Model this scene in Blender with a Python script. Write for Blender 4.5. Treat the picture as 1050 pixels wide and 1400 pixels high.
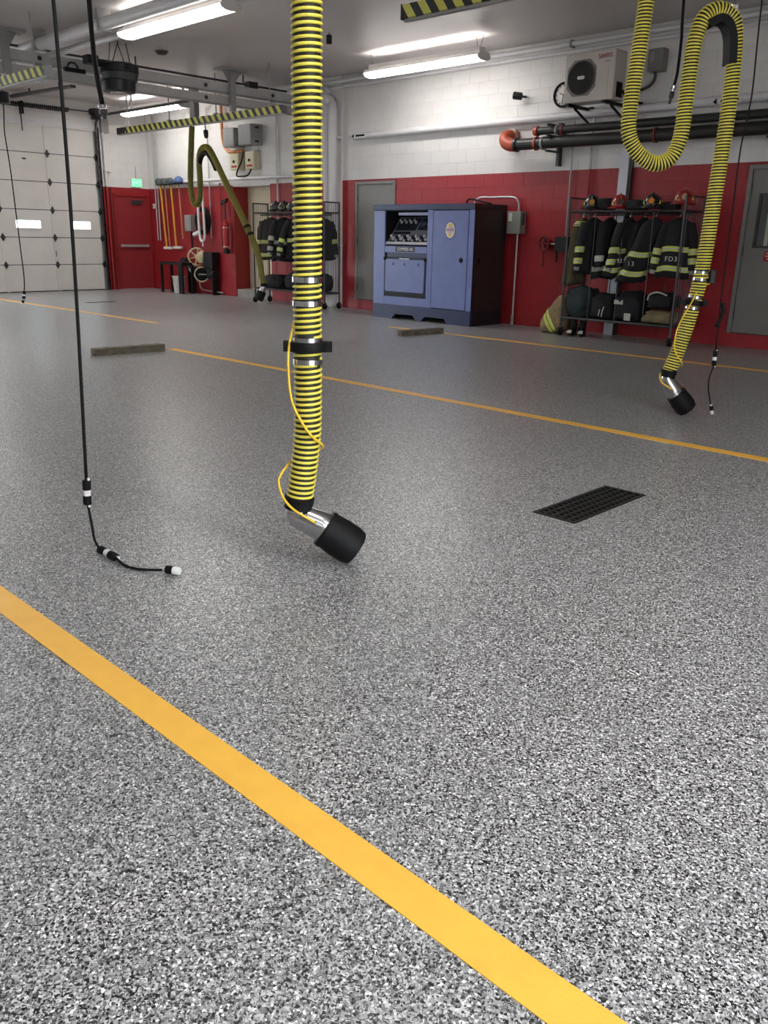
import bpy, bmesh, math, random
from mathutils import Vector, Matrix, noise
random.seed(7)
PI = math.pi
for o in list(bpy.data.objects):
    bpy.data.objects.remove(o, do_unlink=True)
SC = bpy.context.scene
COL = SC.collection

# ------------------------------------------------------------------ camera
F_PX, PITCH, ROLL, YAW, EYE = 1152.45, .315775, .01877, .771021, 1.4
fw = Vector((-math.sin(YAW) * math.cos(PITCH), math.cos(YAW) * math.cos(PITCH), -math.sin(PITCH)))
rt0 = Vector((math.cos(YAW), math.sin(YAW), 0))
up0 = rt0.cross(fw)
rt = rt0 * math.cos(ROLL) + up0 * math.sin(ROLL)
up = -rt0 * math.sin(ROLL) + up0 * math.cos(ROLL)
cam = bpy.data.objects.new('camera', bpy.data.cameras.new('camera'))
COL.objects.link(cam)
cam.matrix_world = Matrix(((rt.x, up.x, -fw.x, 0), (rt.y, up.y, -fw.y, 0), (rt.z, up.z, -fw.z, EYE), (0, 0, 0, 1)))
cam.data.sensor_fit = 'VERTICAL'
cam.data.sensor_height = 24.0
cam.data.lens = F_PX / 1400 * 24.0
cam.data.clip_start = .05
SC.camera = cam

# ------------------------------------------------------------------ light and exposure
SKY_STRENGTH = 5.5
LAMP_DOWN, LAMP_UP = 11.0, 22.0
EXPOSURE = 0.85
W = bpy.data.worlds.new('World')
SC.world = W
W.use_nodes = True
W.node_tree.nodes['Background'].inputs[0].default_value = (.88, .94, 1.0, 1)
W.node_tree.nodes['Background'].inputs[1].default_value = SKY_STRENGTH
SC.view_settings.view_transform = 'Standard'
SC.view_settings.look = 'None'
SC.view_settings.gamma = 1
SC.view_settings.use_curve_mapping = False
SC.view_settings.exposure = EXPOSURE

# room: back wall y = YB, garage-door wall x = XL, ceiling z = ZC
YB, XL, ZC = 12.15, -20.35, 4.3
XR, YF = 3.2, -7.0
RED_TOP = 2.4384

# ------------------------------------------------------------------ materials
def lin(c):
    return tuple(((v / 255) / 12.92 if v / 255 <= .04045 else ((v / 255 + .055) / 1.055) ** 2.4) for v in c)

MATS = {}
def mat(name, rgb, rough=.5, metal=0.0, var=.12, vscale=5.0, bump=0.0, bscale=60.0, emit=None, coat=0.0):
    if name in MATS:
        return MATS[name]
    m = bpy.data.materials.new(name)
    m.use_nodes = True
    nt = m.node_tree
    b = nt.nodes['Principled BSDF']
    b.inputs['Roughness'].default_value = rough
    b.inputs['Metallic'].default_value = metal
    if coat:
        b.inputs['Coat Weight'].default_value = coat
        b.inputs['Coat Roughness'].default_value = .15
    c = lin(rgb)
    tc = nt.nodes.new('ShaderNodeTexCoord')
    nz = nt.nodes.new('ShaderNodeTexNoise')
    nz.inputs['Scale'].default_value = vscale
    nz.inputs['Detail'].default_value = 4
    nt.links.new(tc.outputs['Object'], nz.inputs['Vector'])
    r = nt.nodes.new('ShaderNodeValToRGB')
    r.color_ramp.elements[0].position = .3
    r.color_ramp.elements[1].position = .7
    r.color_ramp.elements[0].color = tuple(v * (1 - var) for v in c) + (1,)
    r.color_ramp.elements[1].color = tuple(min(1, v * (1 + var)) for v in c) + (1,)
    nt.links.new(nz.outputs['Fac'], r.inputs['Fac'])
    nt.links.new(r.outputs['Color'], b.inputs['Base Color'])
    if bump:
        n2 = nt.nodes.new('ShaderNodeTexNoise')
        n2.inputs['Scale'].default_value = bscale
        nt.links.new(tc.outputs['Object'], n2.inputs['Vector'])
        bp = nt.nodes.new('ShaderNodeBump')
        bp.inputs['Strength'].default_value = bump
        bp.inputs['Distance'].default_value = .01
        nt.links.new(n2.outputs['Fac'], bp.inputs['Height'])
        nt.links.new(bp.outputs['Normal'], b.inputs['Normal'])
    if emit:
        b.inputs['Emission Color'].default_value = lin(emit[0]) + (1,)
        b.inputs['Emission Strength'].default_value = emit[1]
    MATS[name] = m
    return m

def floor_material():
    m = bpy.data.materials.new('flake_epoxy_floor')
    m.use_nodes = True
    nt = m.node_tree
    b = nt.nodes['Principled BSDF']
    tc = nt.nodes.new('ShaderNodeTexCoord')
    wob = nt.nodes.new('ShaderNodeTexNoise')
    wob.inputs['Scale'].default_value = 130
    add = nt.nodes.new('ShaderNodeVectorMath'); add.operation = 'MULTIPLY_ADD'
    add.inputs[1].default_value = (.005, .005, 0)
    nt.links.new(tc.outputs['Object'], wob.inputs['Vector'])
    nt.links.new(wob.outputs['Color'], add.inputs[0])
    nt.links.new(tc.outputs['Object'], add.inputs[2])
    def chips(scale, stops):
        v = nt.nodes.new('ShaderNodeTexVoronoi')
        v.inputs['Scale'].default_value = scale
        nt.links.new(add.outputs[0], v.inputs['Vector'])
        s = nt.nodes.new('ShaderNodeSeparateColor')
        nt.links.new(v.outputs['Color'], s.inputs[0])
        r = nt.nodes.new('ShaderNodeValToRGB')
        r.color_ramp.interpolation = 'CONSTANT'
        e = r.color_ramp.elements
        e[0].position, e[0].color = 0, stops[0][1]
        e[1].position, e[1].color = stops[1]
        for p, c in stops[2:]:
            k = e.new(p); k.color = c
        nt.links.new(s.outputs[0], r.inputs['Fac'])
        return r, s
    g = lambda v: lin((v, v, v + 1)) + (1,)
    r1, s1 = chips(185, [(0, g(14)), (.17, g(66)), (.30, g(124)), (.52, g(166)), (.78, g(206)), (.93, g(240))])
    r2, s2 = chips(330, [(0, g(18)), (.2, g(80)), (.42, g(146)), (.72, g(204))])
    mx = nt.nodes.new('ShaderNodeMix'); mx.data_type = 'RGBA'
    mr = nt.nodes.new('ShaderNodeMath'); mr.operation = 'GREATER_THAN'
    mr.inputs[1].default_value = .62
    nt.links.new(s1.outputs[1], mr.inputs[0])
    nt.links.new(mr.outputs[0], mx.inputs['Factor'])
    nt.links.new(r1.outputs[0], mx.inputs[6]); nt.links.new(r2.outputs[0], mx.inputs[7])
    nt.links.new(mx.outputs[2], b.inputs['Base Color'])
    rough = nt.nodes.new('ShaderNodeTexNoise'); rough.inputs['Scale'].default_value = 1.3
    nt.links.new(tc.outputs['Object'], rough.inputs['Vector'])
    mrg = nt.nodes.new('ShaderNodeMapRange')
    mrg.inputs['To Min'].default_value = .29; mrg.inputs['To Max'].default_value = .33
    nt.links.new(rough.outputs['Fac'], mrg.inputs['Value'])
    nt.links.new(mrg.outputs[0], b.inputs['Roughness'])
    b.inputs['Specular IOR Level'].default_value = .6
    bp = nt.nodes.new('ShaderNodeBump'); bp.inputs['Strength'].default_value = .25; bp.inputs['Distance'].default_value = .002
    nt.links.new(s1.outputs[2], bp.inputs['Height'])
    nt.links.new(bp.outputs['Normal'], b.inputs['Normal'])
    return m

def hazard_material():
    m = bpy.data.materials.new('hazard_stripes')
    m.use_nodes = True
    nt = m.node_tree
    b = nt.nodes['Principled BSDF']; b.inputs['Roughness'].default_value = .5
    tc = nt.nodes.new('ShaderNodeTexCoord')
    sp = nt.nodes.new('ShaderNodeSeparateXYZ')
    nt.links.new(tc.outputs['Object'], sp.inputs[0])
    def mth(op, a, bb):
        n = nt.nodes.new('ShaderNodeMath'); n.operation = op
        for i, v in enumerate((a, bb)):
            if v is None: continue
            if isinstance(v, (int, float)): n.inputs[i].default_value = v
            else: nt.links.new(v, n.inputs[i])
        return n.outputs[0]
    s = mth('ADD', sp.outputs['X'], mth('MULTIPLY', mth('ADD', sp.outputs['Z'], sp.outputs['Y']), .75))
    fr = mth('FRACT', mth('DIVIDE', s, .20), None)
    gt = mth('GREATER_THAN', fr, .5)
    mx = nt.nodes.new('ShaderNodeMix'); mx.data_type = 'RGBA'
    mx.inputs[6].default_value = lin((205, 200, 96)) + (1,)
    mx.inputs[7].default_value = lin((28, 28, 30)) + (1,)
    nt.links.new(gt, mx.inputs['Factor'])
    nt.links.new(mx.outputs[2], b.inputs['Base Color'])
    return m

def glass_material():
    m = bpy.data.materials.new('window_glass')
    m.use_nodes = True
    nt = m.node_tree
    nt.nodes.remove(nt.nodes['Principled BSDF'])
    t = nt.nodes.new('ShaderNodeBsdfTransparent'); t.inputs[0].default_value = (.88, .94, .96, 1)
    g = nt.nodes.new('ShaderNodeBsdfGlossy'); g.inputs['Roughness'].default_value = .05
    mx = nt.nodes.new('ShaderNodeMixShader'); mx.inputs[0].default_value = .08
    nt.links.new(t.outputs[0], mx.inputs[1]); nt.links.new(g.outputs[0], mx.inputs[2])
    nt.links.new(mx.outputs[0], nt.nodes['Material Output'].inputs[0])
    return m

M_FLOOR = floor_material()
M_HAZ = hazard_material()
M_GLASS = glass_material()
M_RED = mat('red_block_paint', (156, 34, 42), .42, var=.07, vscale=2, bump=.25, bscale=160)
M_REDD = mat('red_door_paint', (148, 34, 34), .4, var=.05)
M_WHT = mat('white_block_paint', (220, 217, 215), .5, var=.04, vscale=2, bump=.25, bscale=160)
M_MORT_R = mat('red_joint_paint', (142, 36, 42), .6, var=.05)
M_MORT_W = mat('white_joint_paint', (200, 197, 194), .6, var=.04)
M_CEIL = mat('ceiling_gloss_white', (200, 194, 192), .42, var=.03, vscale=1.2)
M_LINE = mat('yellow_line_paint', (255, 192, 72), .42, var=.06, vscale=9, bump=.2, bscale=300)
M_GDOOR = mat('garage_panel_white', (216, 212, 207), .5, var=.04, vscale=3)
M_BLACK = mat('black_rubber', (15, 15, 16), .6, var=.2, bump=.15, bscale=120)
M_BLACK.node_tree.nodes['Principled BSDF'].inputs['Specular IOR Level'].default_value = .22
M_BLKMET = mat('black_metal', (26, 26, 28), .45, metal=.3, var=.15)
M_DKGREY = mat('dark_grey_metal', (72, 72, 74), .42, metal=.6, var=.12)
M_GREY = mat('grey_painted_steel', (150, 149, 148), .45, var=.08)
M_GDR = mat('grey_door_paint', (122, 120, 116), .45, var=.05)
M_STEEL = mat('polished_steel', (205, 205, 208), .18, metal=1.0, var=.08, vscale=20)
M_BEAM = mat('pale_grey_beam', (186, 184, 182), .45, var=.06)
M_GALV = mat('galvanised_conduit', (186, 186, 184), .35, metal=.55, var=.1)
M_YEL = mat('yellow_hose_rib', (236, 222, 92), .33, var=.06, vscale=12)
M_HOSEBK = mat('black_hose_wall', (38, 34, 18), .6, var=.2)
M_YLINE = mat('yellow_air_line', (238, 196, 50), .35, var=.05)
M_WPIPE = mat('white_pipe_paint', (214, 212, 214), .4, var=.05)
M_BEIGE = mat('beige_panel', (214, 202, 176), .5, var=.05)
M_WOOD = mat('weathered_timber', (112, 104, 88), .8, var=.35, vscale=14, bump=.5, bscale=40)
M_BLUE = mat('blue_cabinet_paint', (110, 122, 176), .36, var=.08, vscale=4)
M_NAVY = mat('navy_cabinet_paint', (36, 48, 88), .4, var=.06)
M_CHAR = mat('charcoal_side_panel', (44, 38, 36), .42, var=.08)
M_DARKIN = mat('dark_interior', (20, 20, 24), .6)
M_COAT = mat('black_turnout_fabric', (24, 24, 28), .85, var=.25, vscale=18, bump=.4, bscale=70)
M_OLIVE = mat('olive_turnout_fabric', (78, 72, 48), .85, var=.25, vscale=18, bump=.4, bscale=70)
M_TAN = mat('tan_turnout_fabric', (136, 116, 84), .85, var=.25, vscale=10, bump=.5, bscale=60)
M_REFL = mat('lime_reflective_trim', (196, 204, 92), .5, var=.06)
M_SILV = mat('silver_reflective_trim', (176, 178, 168), .45, var=.06)
M_LETTER = mat('pale_lettering', (208, 206, 196), .6, var=.03)
M_HELM_R = mat('red_helmet_shell', (150, 26, 26), .28, var=.1, coat=.5)
M_HELM_K = mat('black_helmet_shell', (26, 26, 28), .26, var=.1, coat=.5)
M_ORANGE = mat('orange_pipe_fitting', (176, 72, 46), .45, var=.12)
M_IRON = mat('black_iron_pipe', (36, 37, 36), .38, var=.15, vscale=3)
M_GRATE = mat('cast_iron_grate', (30, 30, 30), .5, metal=.2, var=.2)
M_AC = mat('cream_ac_casing', (196, 188, 180), .45, var=.04)
M_LENS = mat('lit_diffuser', (255, 255, 250), .4, var=0, emit=((255, 253, 249), LAMP_DOWN))
M_TUBE = mat('lit_uplight', (255, 255, 250), .4, var=0, emit=((255, 253, 249), LAMP_UP))
M_HOUS = mat('lamp_housing', (210, 206, 204), .45, var=.04)
M_EXIT = mat('lit_exit_sign', (120, 230, 160), .4, var=.03, emit=((96, 232, 150), .75))
M_OUT = mat('outdoor_concrete', (176, 174, 168), .8, var=.1)
M_WHITE = mat('white_plastic', (226, 224, 222), .4, var=.04)
M_REDPL = mat('red_plastic', (170, 26, 30), .4, var=.06)
M_BLUEPL = mat('blue_cap', (70, 92, 140), .5, var=.1)
M_GRNPL = mat('dark_green_grey', (64, 74, 76), .5, var=.1)
M_POLE = mat('yellow_pole', (214, 158, 46), .45, var=.06)
M_POLEW = mat('pale_wood_pole', (190, 140, 100), .6, var=.1)
M_CREAMW = mat('cream_cast_wheel', (200, 188, 150), .5, var=.08)
M_BOXB = mat('beige_box_paint', (204, 196, 168), .5, var=.05)

# ------------------------------------------------------------------ helpers
def NB():
    return bmesh.new()

def box(bm, x0, x1, y0, y1, z0, z1, M=None):
    vs = [bm.verts.new(Vector(p)) for p in ((x0, y0, z0), (x1, y0, z0), (x1, y1, z0), (x0, y1, z0),
                                            (x0, y0, z1), (x1, y0, z1), (x1, y1, z1), (x0, y1, z1))]
    if M is not None:
        for v in vs: v.co = M @ v.co
    for f in ((0, 3, 2, 1), (4, 5, 6, 7), (0, 1, 5, 4), (1, 2, 6, 5), (2, 3, 7, 6), (3, 0, 4, 7)):
        bm.faces.new([vs[i] for i in f])
    return bm

def frame_at(d):
    d = d.normalized()
    a = Vector((0, 0, 1)) if abs(d.z) < .9 else Vector((1, 0, 0))
    u = d.cross(a).normalized()
    return u, u.cross(d).normalized()

def ring(bm, c, u, v, ru, rv, n):
    return [bm.verts.new(c + u * (ru * math.cos(2 * PI * i / n)) + v * (rv * math.sin(2 * PI * i / n))) for i in range(n)]

def skin(bm, rings, cap=True, closed=False):
    n = len(rings[0])
    m = len(rings)
    for k in range(m if closed else m - 1):
        a, b = rings[k], rings[(k + 1) % m]
        for i in range(n):
            bm.faces.new((a[i], a[(i + 1) % n], b[(i + 1) % n], b[i]))
    if cap and not closed:
        bm.faces.new(list(reversed(rings[0])))
        bm.faces.new(rings[-1])

def transport(pts, closed=False):
    fr = []
    u = None
    n = len(pts)
    for i in range(n):
        a = pts[(i - 1) % n] if closed else pts[max(0, i - 1)]
        b = pts[(i + 1) % n] if closed else pts[min(n - 1, i + 1)]
        t = (b - a).normalized()
        if u is None:
            u, v = frame_at(t)
        else:
            u = (u - t * u.dot(t)).normalized()
            v = u.cross(t).normalized() * -1
            v = t.cross(u).normalized()
        fr.append((t, u, t.cross(u).normalized()))
    return fr

def tube(bm, pts, r, n=10, cap=True, closed=False):
    pts = [Vector(p) for p in pts]
    fr = transport(pts, closed)
    rr = r if isinstance(r, (list, tuple)) else [r] * len(pts)
    skin(bm, [ring(bm, p, f[1], f[2], q, q, n) for p, f, q in zip(pts, fr, rr)], cap, closed)
    return bm

def cyl(bm, a, b, r, n=16, r2=None):
    return tube(bm, [a, b], [r, r if r2 is None else r2], n)

def lathe(bm, base, axis, prof, n=24, cap=True):
    base = Vector(base); axis = Vector(axis).normalized()
    u, v = frame_at(axis)
    skin(bm, [ring(bm, base + axis * h, u, v, r, r, n) for r, h in prof], cap)
    return bm

def prism(bm, poly, lift):
    lift = Vector(lift)
    a = [bm.verts.new(Vector(p)) for p in poly]
    b = [bm.verts.new(Vector(p) + lift) for p in poly]
    n = len(a)
    bm.faces.new(a); bm.faces.new(list(reversed(b)))
    for i in range(n):
        bm.faces.new((a[i], b[i], b[(i + 1) % n], a[(i + 1) % n]))
    return bm

def smooth_path(ctrl, step=.02):
    P = [Vector(p) for p in ctrl]
    P = [P[0] * 2 - P[1]] + P + [P[-1] * 2 - P[-2]]
    out = []
    for i in range(1, len(P) - 2):
        p0, p1, p2, p3 = P[i - 1:i + 3]
        n = max(2, int((p2 - p1).length / step))
        for k in range(n):
            t = k / n
            out.append(.5 * ((2 * p1) + (p2 - p0) * t + (2 * p0 - 5 * p1 + 4 * p2 - p3) * t * t + (3 * p1 - p0 - 3 * p2 + p3) * t ** 3))
    out.append(P[-2])
    return out

def origin(o):
    v = Vector((0, 0, 0))
    while o is not None:
        v += o.location; o = o.parent
    return v

def obj(name, bm, m, parent=None, smooth=False, bevel=0.0, label=None, kind=None, local=False, base=None):
    """one mesh object; world coordinates unless local; base = where a top-level object's origin goes"""
    bmesh.ops.recalc_face_normals(bm, faces=bm.faces)
    off = Vector((0, 0, 0))
    if parent is not None and not local:
        off = origin(parent)
    if base is not None:
        off = Vector(base)
    if off.length:
        bmesh.ops.translate(bm, verts=bm.verts, vec=-off)
    me = bpy.data.meshes.new(name)
    bm.to_mesh(me); bm.free()
    if smooth:
        for p in me.polygons: p.use_smooth = True
        if smooth is not True:
            me.set_sharp_from_angle(angle=smooth)
    me.materials.append(m)
    o = bpy.data.objects.new(name, me)
    COL.objects.link(o)
    if parent is not None: o.parent = parent
    elif base is not None: o.location = off
    if bevel:
        bv = o.modifiers.new('bevel', 'BEVEL'); bv.width = bevel; bv.segments = 2; bv.limit_method = 'ANGLE'
    if label: o['label'] = label
    if kind: o['kind'] = kind
    return o

SHARP = math.radians(40)
def B(*a):
    return box(NB(), *a)

def thing(name, label, cat, loc=(0, 0, 0), group=None):
    o = bpy.data.objects.new(name, None)
    o.empty_display_size = .1
    COL.objects.link(o)
    o.location = loc
    o['label'] = label; o['category'] = cat
    if group: o['group'] = group
    return o

def tag(o, label, cat, group=None):
    o['label'] = label; o['category'] = cat
    if group: o['group'] = group
    return o

def dup(root, loc, label, rz=None):
    r = root.copy(); COL.objects.link(r); r.location = loc; r['label'] = label
    if rz is not None: r.rotation_euler = (0, 0, rz)
    for ch in list(root.children):
        c = ch.copy(); COL.objects.link(c); c.parent = r
        for g in list(ch.children):
            d = g.copy(); COL.objects.link(d); d.parent = c
    return r

def text(name, body, size, M, m, parent, depth=.002, squeeze=1.0):
    cu = bpy.data.curves.new(name, 'FONT'); cu.body = body; cu.size = size; cu.extrude = depth
    cu.align_x = 'CENTER'; cu.align_y = 'CENTER'
    t = bpy.data.objects.new(name, cu); COL.objects.link(t)
    me = bpy.data.meshes.new_from_object(t.evaluated_get(bpy.context.evaluated_depsgraph_get()))
    bpy.data.objects.remove(t, do_unlink=True)
    off = origin(parent)
    me.transform(Matrix.Translation(-off) @ M @ Matrix.Diagonal((squeeze, 1, 1, 1)))
    me.materials.clear(); me.materials.append(m)
    o = bpy.data.objects.new(name, me); COL.objects.link(o); o.parent = parent
    return o

def on_back(x, y, z, rot=0):     # text plane that faces -y
    return Matrix.Translation((x, y, z)) @ Matrix.Rotation(PI / 2, 4, 'X') @ Matrix.Rotation(rot, 4, 'Z')
def on_left(x, y, z):            # text plane that faces +x
    return Matrix.Translation((x, y, z)) @ Matrix.Rotation(PI / 2, 4, 'Z') @ Matrix.Rotation(PI / 2, 4, 'X')

# ------------------------------------------------------------------ floor (with a pit for the drain), ceiling, walls
DX0, DX1, DY0, DY1 = -2.447, -2.178, 3.663, 4.424
bm = NB()
def rect(bm, x0, x1, y0, y1, z):
    bm.faces.new([bm.verts.new(p) for p in ((x0, y0, z), (x1, y0, z), (x1, y1, z), (x0, y1, z))])
rect(bm, XL - .2, DX0, YF, YB + .6, 0); rect(bm, DX1, XR + .2, YF, YB + .6, 0)
rect(bm, DX0, DX1, YF, DY0, 0); rect(bm, DX0, DX1, DY1, YB + .6, 0)
obj('floor', bm, M_FLOOR, kind='structure')
bm = NB()
box(bm, DX0 - .02, DX0, DY0, DY1, -.15, -.001); box(bm, DX1, DX1 + .02, DY0, DY1, -.15, -.001)
box(bm, DX0, DX1, DY0 - .02, DY0, -.15, -.001); box(bm, DX0, DX1, DY1, DY1 + .02, -.15, -.001)
box(bm, DX0, DX1, DY0, DY1, -.17, -.15)
obj('trim_1', bm, M_DARKIN, kind='structure')
obj('ceiling', B(XL - .2, XR + .2, YF - .2, YB + .6, ZC, ZC + .2), M_CEIL, kind='structure')

# yellow floor lines
def floor_line(x0, x1, yc, w, label):
    o = obj('floor_line', B(x0, x1, yc - w / 2, yc + w / 2, 0, .0025), M_LINE, base=(x0, yc, 0))
    tag(o, label, 'floor marking', 'yellow bay lines')
floor_line(XL + .1, XR, 1.146, .108, 'wide yellow painted line crossing the foreground floor')
floor_line(-9.47, XR, 5.82, .10, 'yellow painted line passing behind the near hose, starting at the long timber')
floor_line(-9.75, XR, 10.08, .10, 'thin yellow painted line in front of the blue cabinet and gear rack')
floor_line(XL + .1, -12.38, 7.39, .10, 'thin yellow painted line running to the white garage door')

# block wall: individual blocks on a recessed backing
BW, BH, JT = .4064, .2032, .004
block_cache = {}
def block_bm(bm, w, h, M):
    """block face in the local x-z plane looking to -y, chamfered"""
    hw, hh, c, d = (w - JT) / 2, (h - JT) / 2, .0015, .012
    o = [(-hw, d, -hh), (hw, d, -hh), (hw, d, hh), (-hw, d, hh)]
    m_ = [(-hw, c, -hh), (hw, c, -hh), (hw, c, hh), (-hw, c, hh)]
    i_ = [(-hw + c, 0, -hh + c), (hw - c, 0, -hh + c), (hw - c, 0, hh - c), (-hw + c, 0, hh - c)]
    R = [[bm.verts.new(M @ Vector(p)) for p in q] for q in (o, m_, i_)]
    for k in range(2):
        for j in range(4):
            bm.faces.new((R[k][j], R[k][(j + 1) % 4], R[k + 1][(j + 1) % 4], R[k + 1][j]))
    bm.faces.new(R[2])

def block_mesh(w, m, key):
    k = (round(w, 3), key)
    if k not in block_cache:
        bm = NB(); block_bm(bm, w, BH, Matrix())
        bmesh.ops.recalc_face_normals(bm, faces=bm.faces)
        me = bpy.data.meshes.new('block'); bm.to_mesh(me); bm.free(); me.materials.append(m)
        block_cache[k] = me
    return block_cache[k]

def spans(a, b, holes):
    segs = [(a, b)]
    for h0, h1 in holes:
        out = []
        for s0, s1 in segs:
            if h1 <= s0 or h0 >= s1: out.append((s0, s1))
            else:
                if h0 - s0 > .03: out.append((s0, h0))
                if s1 - h1 > .03: out.append((h1, s1))
        segs = out
    return segs

def block_wall(parent, s0, s1, holes, place, limit, near, hidden=()):
    """place(s, z) -> matrix; holes: (s0, s1, z0, z1)"""
    lst = []
    for r in range(int(ZC / BH) + 1):
        z0 = r * BH; zc = z0 + BH / 2
        if zc + BH / 2 > ZC + .05: continue
        hs = [(h[0], h[1]) for h in holes if zc > h[2] and zc < h[3]]
        s = s0 - (BW / 2 if r % 2 else 0)
        while s < s1:
            for a, b in spans(max(s, s0), min(s + BW, s1), hs):
                if b - a > .05: lst.append(((a + b) / 2, zc, b - a))
            s += BW
    vis = [q for q in lst if not any(h[0] < q[0] < h[1] and h[2] < q[1] < h[3] for h in hidden)]
    vis.sort(key=lambda q: near(q[0], q[1]))
    own = set(vis[:limit])
    rest = {0: NB(), 1: NB()}
    for q in lst:
        red = q[1] < RED_TOP
        if q in own:
            o = bpy.data.objects.new('block', block_mesh(q[2], M_RED if red else M_WHT, red))
            COL.objects.link(o); o.parent = parent; o.matrix_local = place(q[0], q[1])
        else:
            block_bm(rest[int(red)], q[2], BH, place(q[0], q[1]))
    for k, m in ((1, M_RED), (0, M_WHT)):
        if len(rest[k].verts):
            obj('block_courses', rest[k], m, parent, kind='stuff')
        else:
            rest[k].free()

REC = .0022   # joints lie this far behind the block faces
AX0, AX1, AZ1 = -16.77, -15.40, 2.43       # alcove in the back wall
bm = NB()
wy0, wy1 = YB + REC, YB + .6
def wallpiece(bm, x0, x1, z0, z1): box(bm, x0, x1, wy0, wy1, z0, z1)
wallpiece(bm, XL, AX0, RED_TOP, ZC); wallpiece(bm, AX0, AX1, AZ1, ZC); wallpiece(bm, AX1, -2.6, RED_TOP, ZC)
wback = obj('wall_back', bm, M_MORT_W, kind='structure')
bm = NB()
wallpiece(bm, XL, AX0, 0, RED_TOP); wallpiece(bm, AX1, -12.73, 0, RED_TOP); wallpiece(bm, -11.66, -5.06, 0, RED_TOP); wallpiece(bm, -4.02, -2.6, 0, RED_TOP)
for q0, q1 in ((-12.73, -11.66), (-5.06, -4.02)):
    wallpiece(bm, q0, q1, 0, .19); wallpiece(bm, q0, q1, 2.40, RED_TOP); box(bm, q0, q1, YB + .3, wy1, .19, 2.40)
obj('lower_joint', bm, M_MORT_R, wback)
obj('lower_wall', B(-2.6, XR, YB, wy1, 0, RED_TOP), M_RED, wback)
obj('upper_wall', B(-2.6, XR, YB, wy1, RED_TOP, ZC), M_WHT, wback)
D2 = (-12.73, -11.66, .19, 2.40)      # grey door beside the cabinet
D3 = (-5.06, -4.02, .19, 2.40)        # grey door at the right edge
block_wall(wback, XL, -2.6, [(AX0, AX1, 0, AZ1), D2, D3],
           lambda s, z: Matrix.Translation((s, YB, z)), 300,
           lambda s, z: (abs(s + 4.6) if s > -4.6 else abs(s + 4.6)) + (20 if s > -3.9 else 0) + .2 * abs(z - 2),
           hidden=[(-11.2, -8.9, 0, 1.7), (-7.3, -5.5, .2, 1.2)])

# left wall: opening for the garage door in view and for the open doorway further left
GY0, GY1, GZ1 = 7.10, 10.84, 3.74
OY0, OY1 = 1.6, 5.3
RY0, RY1, RZ1 = 11.13, 12.13, 2.30     # red door with frame
bm = NB()
lx0, lx1 = XL - .3, XL - REC
for (y0, y1, z0, z1) in ((GY1, YB + .6, RED_TOP, ZC), (GY0, GY1, GZ1, ZC), (OY1, GY0, 0, ZC), (OY0, OY1, 3.66, ZC), (YF, OY0, 0, ZC)):
    box(bm, lx0, lx1, y0, y1, z0, z1)
wleft = obj('wall_left', bm, M_MORT_W, kind='structure')
obj('lower_joint', B(lx0, lx1, GY1, YB + .6, 0, RED_TOP), M_MORT_R, wleft)
place_l = lambda s, z: Matrix.Translation((XL, s, z)) @ Matrix.Rotation(PI / 2, 4, 'Z')
block_wall(wleft, GY0, YB, [(GY0, GY1, 0, GZ1 - .05), (RY0, RY1, 0, RZ1)], place_l, 300, lambda s, z: 0)
# unseen sides of the room behind the camera, with the open bay doors that let the day in
bm = NB()
for (y0, y1, z0, z1) in ((3.0, YB + .6, 0, ZC), (-.6, 3.0, 3.7, ZC), (YF, -.6, 0, ZC)):
    box(bm, XR, XR + .2, y0, y1, z0, z1)
obj('wall_right', bm, M_WHT, kind='structure')
obj('wall_front', B(XL - .2, XR + .2, YF - .2, YF, 0, ZC), M_WHT, kind='structure')
obj('outdoor_ground', B(-60, 60, -40, 50, -.3, -.2), M_OUT, kind='structure')

# alcove: red jamb, beige recessed panel on a raised step
alc = obj('door_4', B(AX0 - .02, AX1 + .02, YB + .40, YB + .46, .18, AZ1), M_BEIGE, kind='structure')
obj('step', B(AX0, AX1, YB + .02, YB + .5, 0, .17), mat('concrete_step', (150, 146, 140), .6), alc)
obj('jamb', B(AX0 - .015, AX0 + .012, YB - .004, YB + .46, 0, AZ1), M_REDD, alc)
obj('jamb', B(AX1 - .012, AX1 + .015, YB - .004, YB + .46, 0, AZ1), M_REDD, alc)
obj('jamb', B(AX0, AX1, YB - .004, YB + .46, AZ1 - .02, AZ1 + .02), M_WHT, alc)

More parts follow.
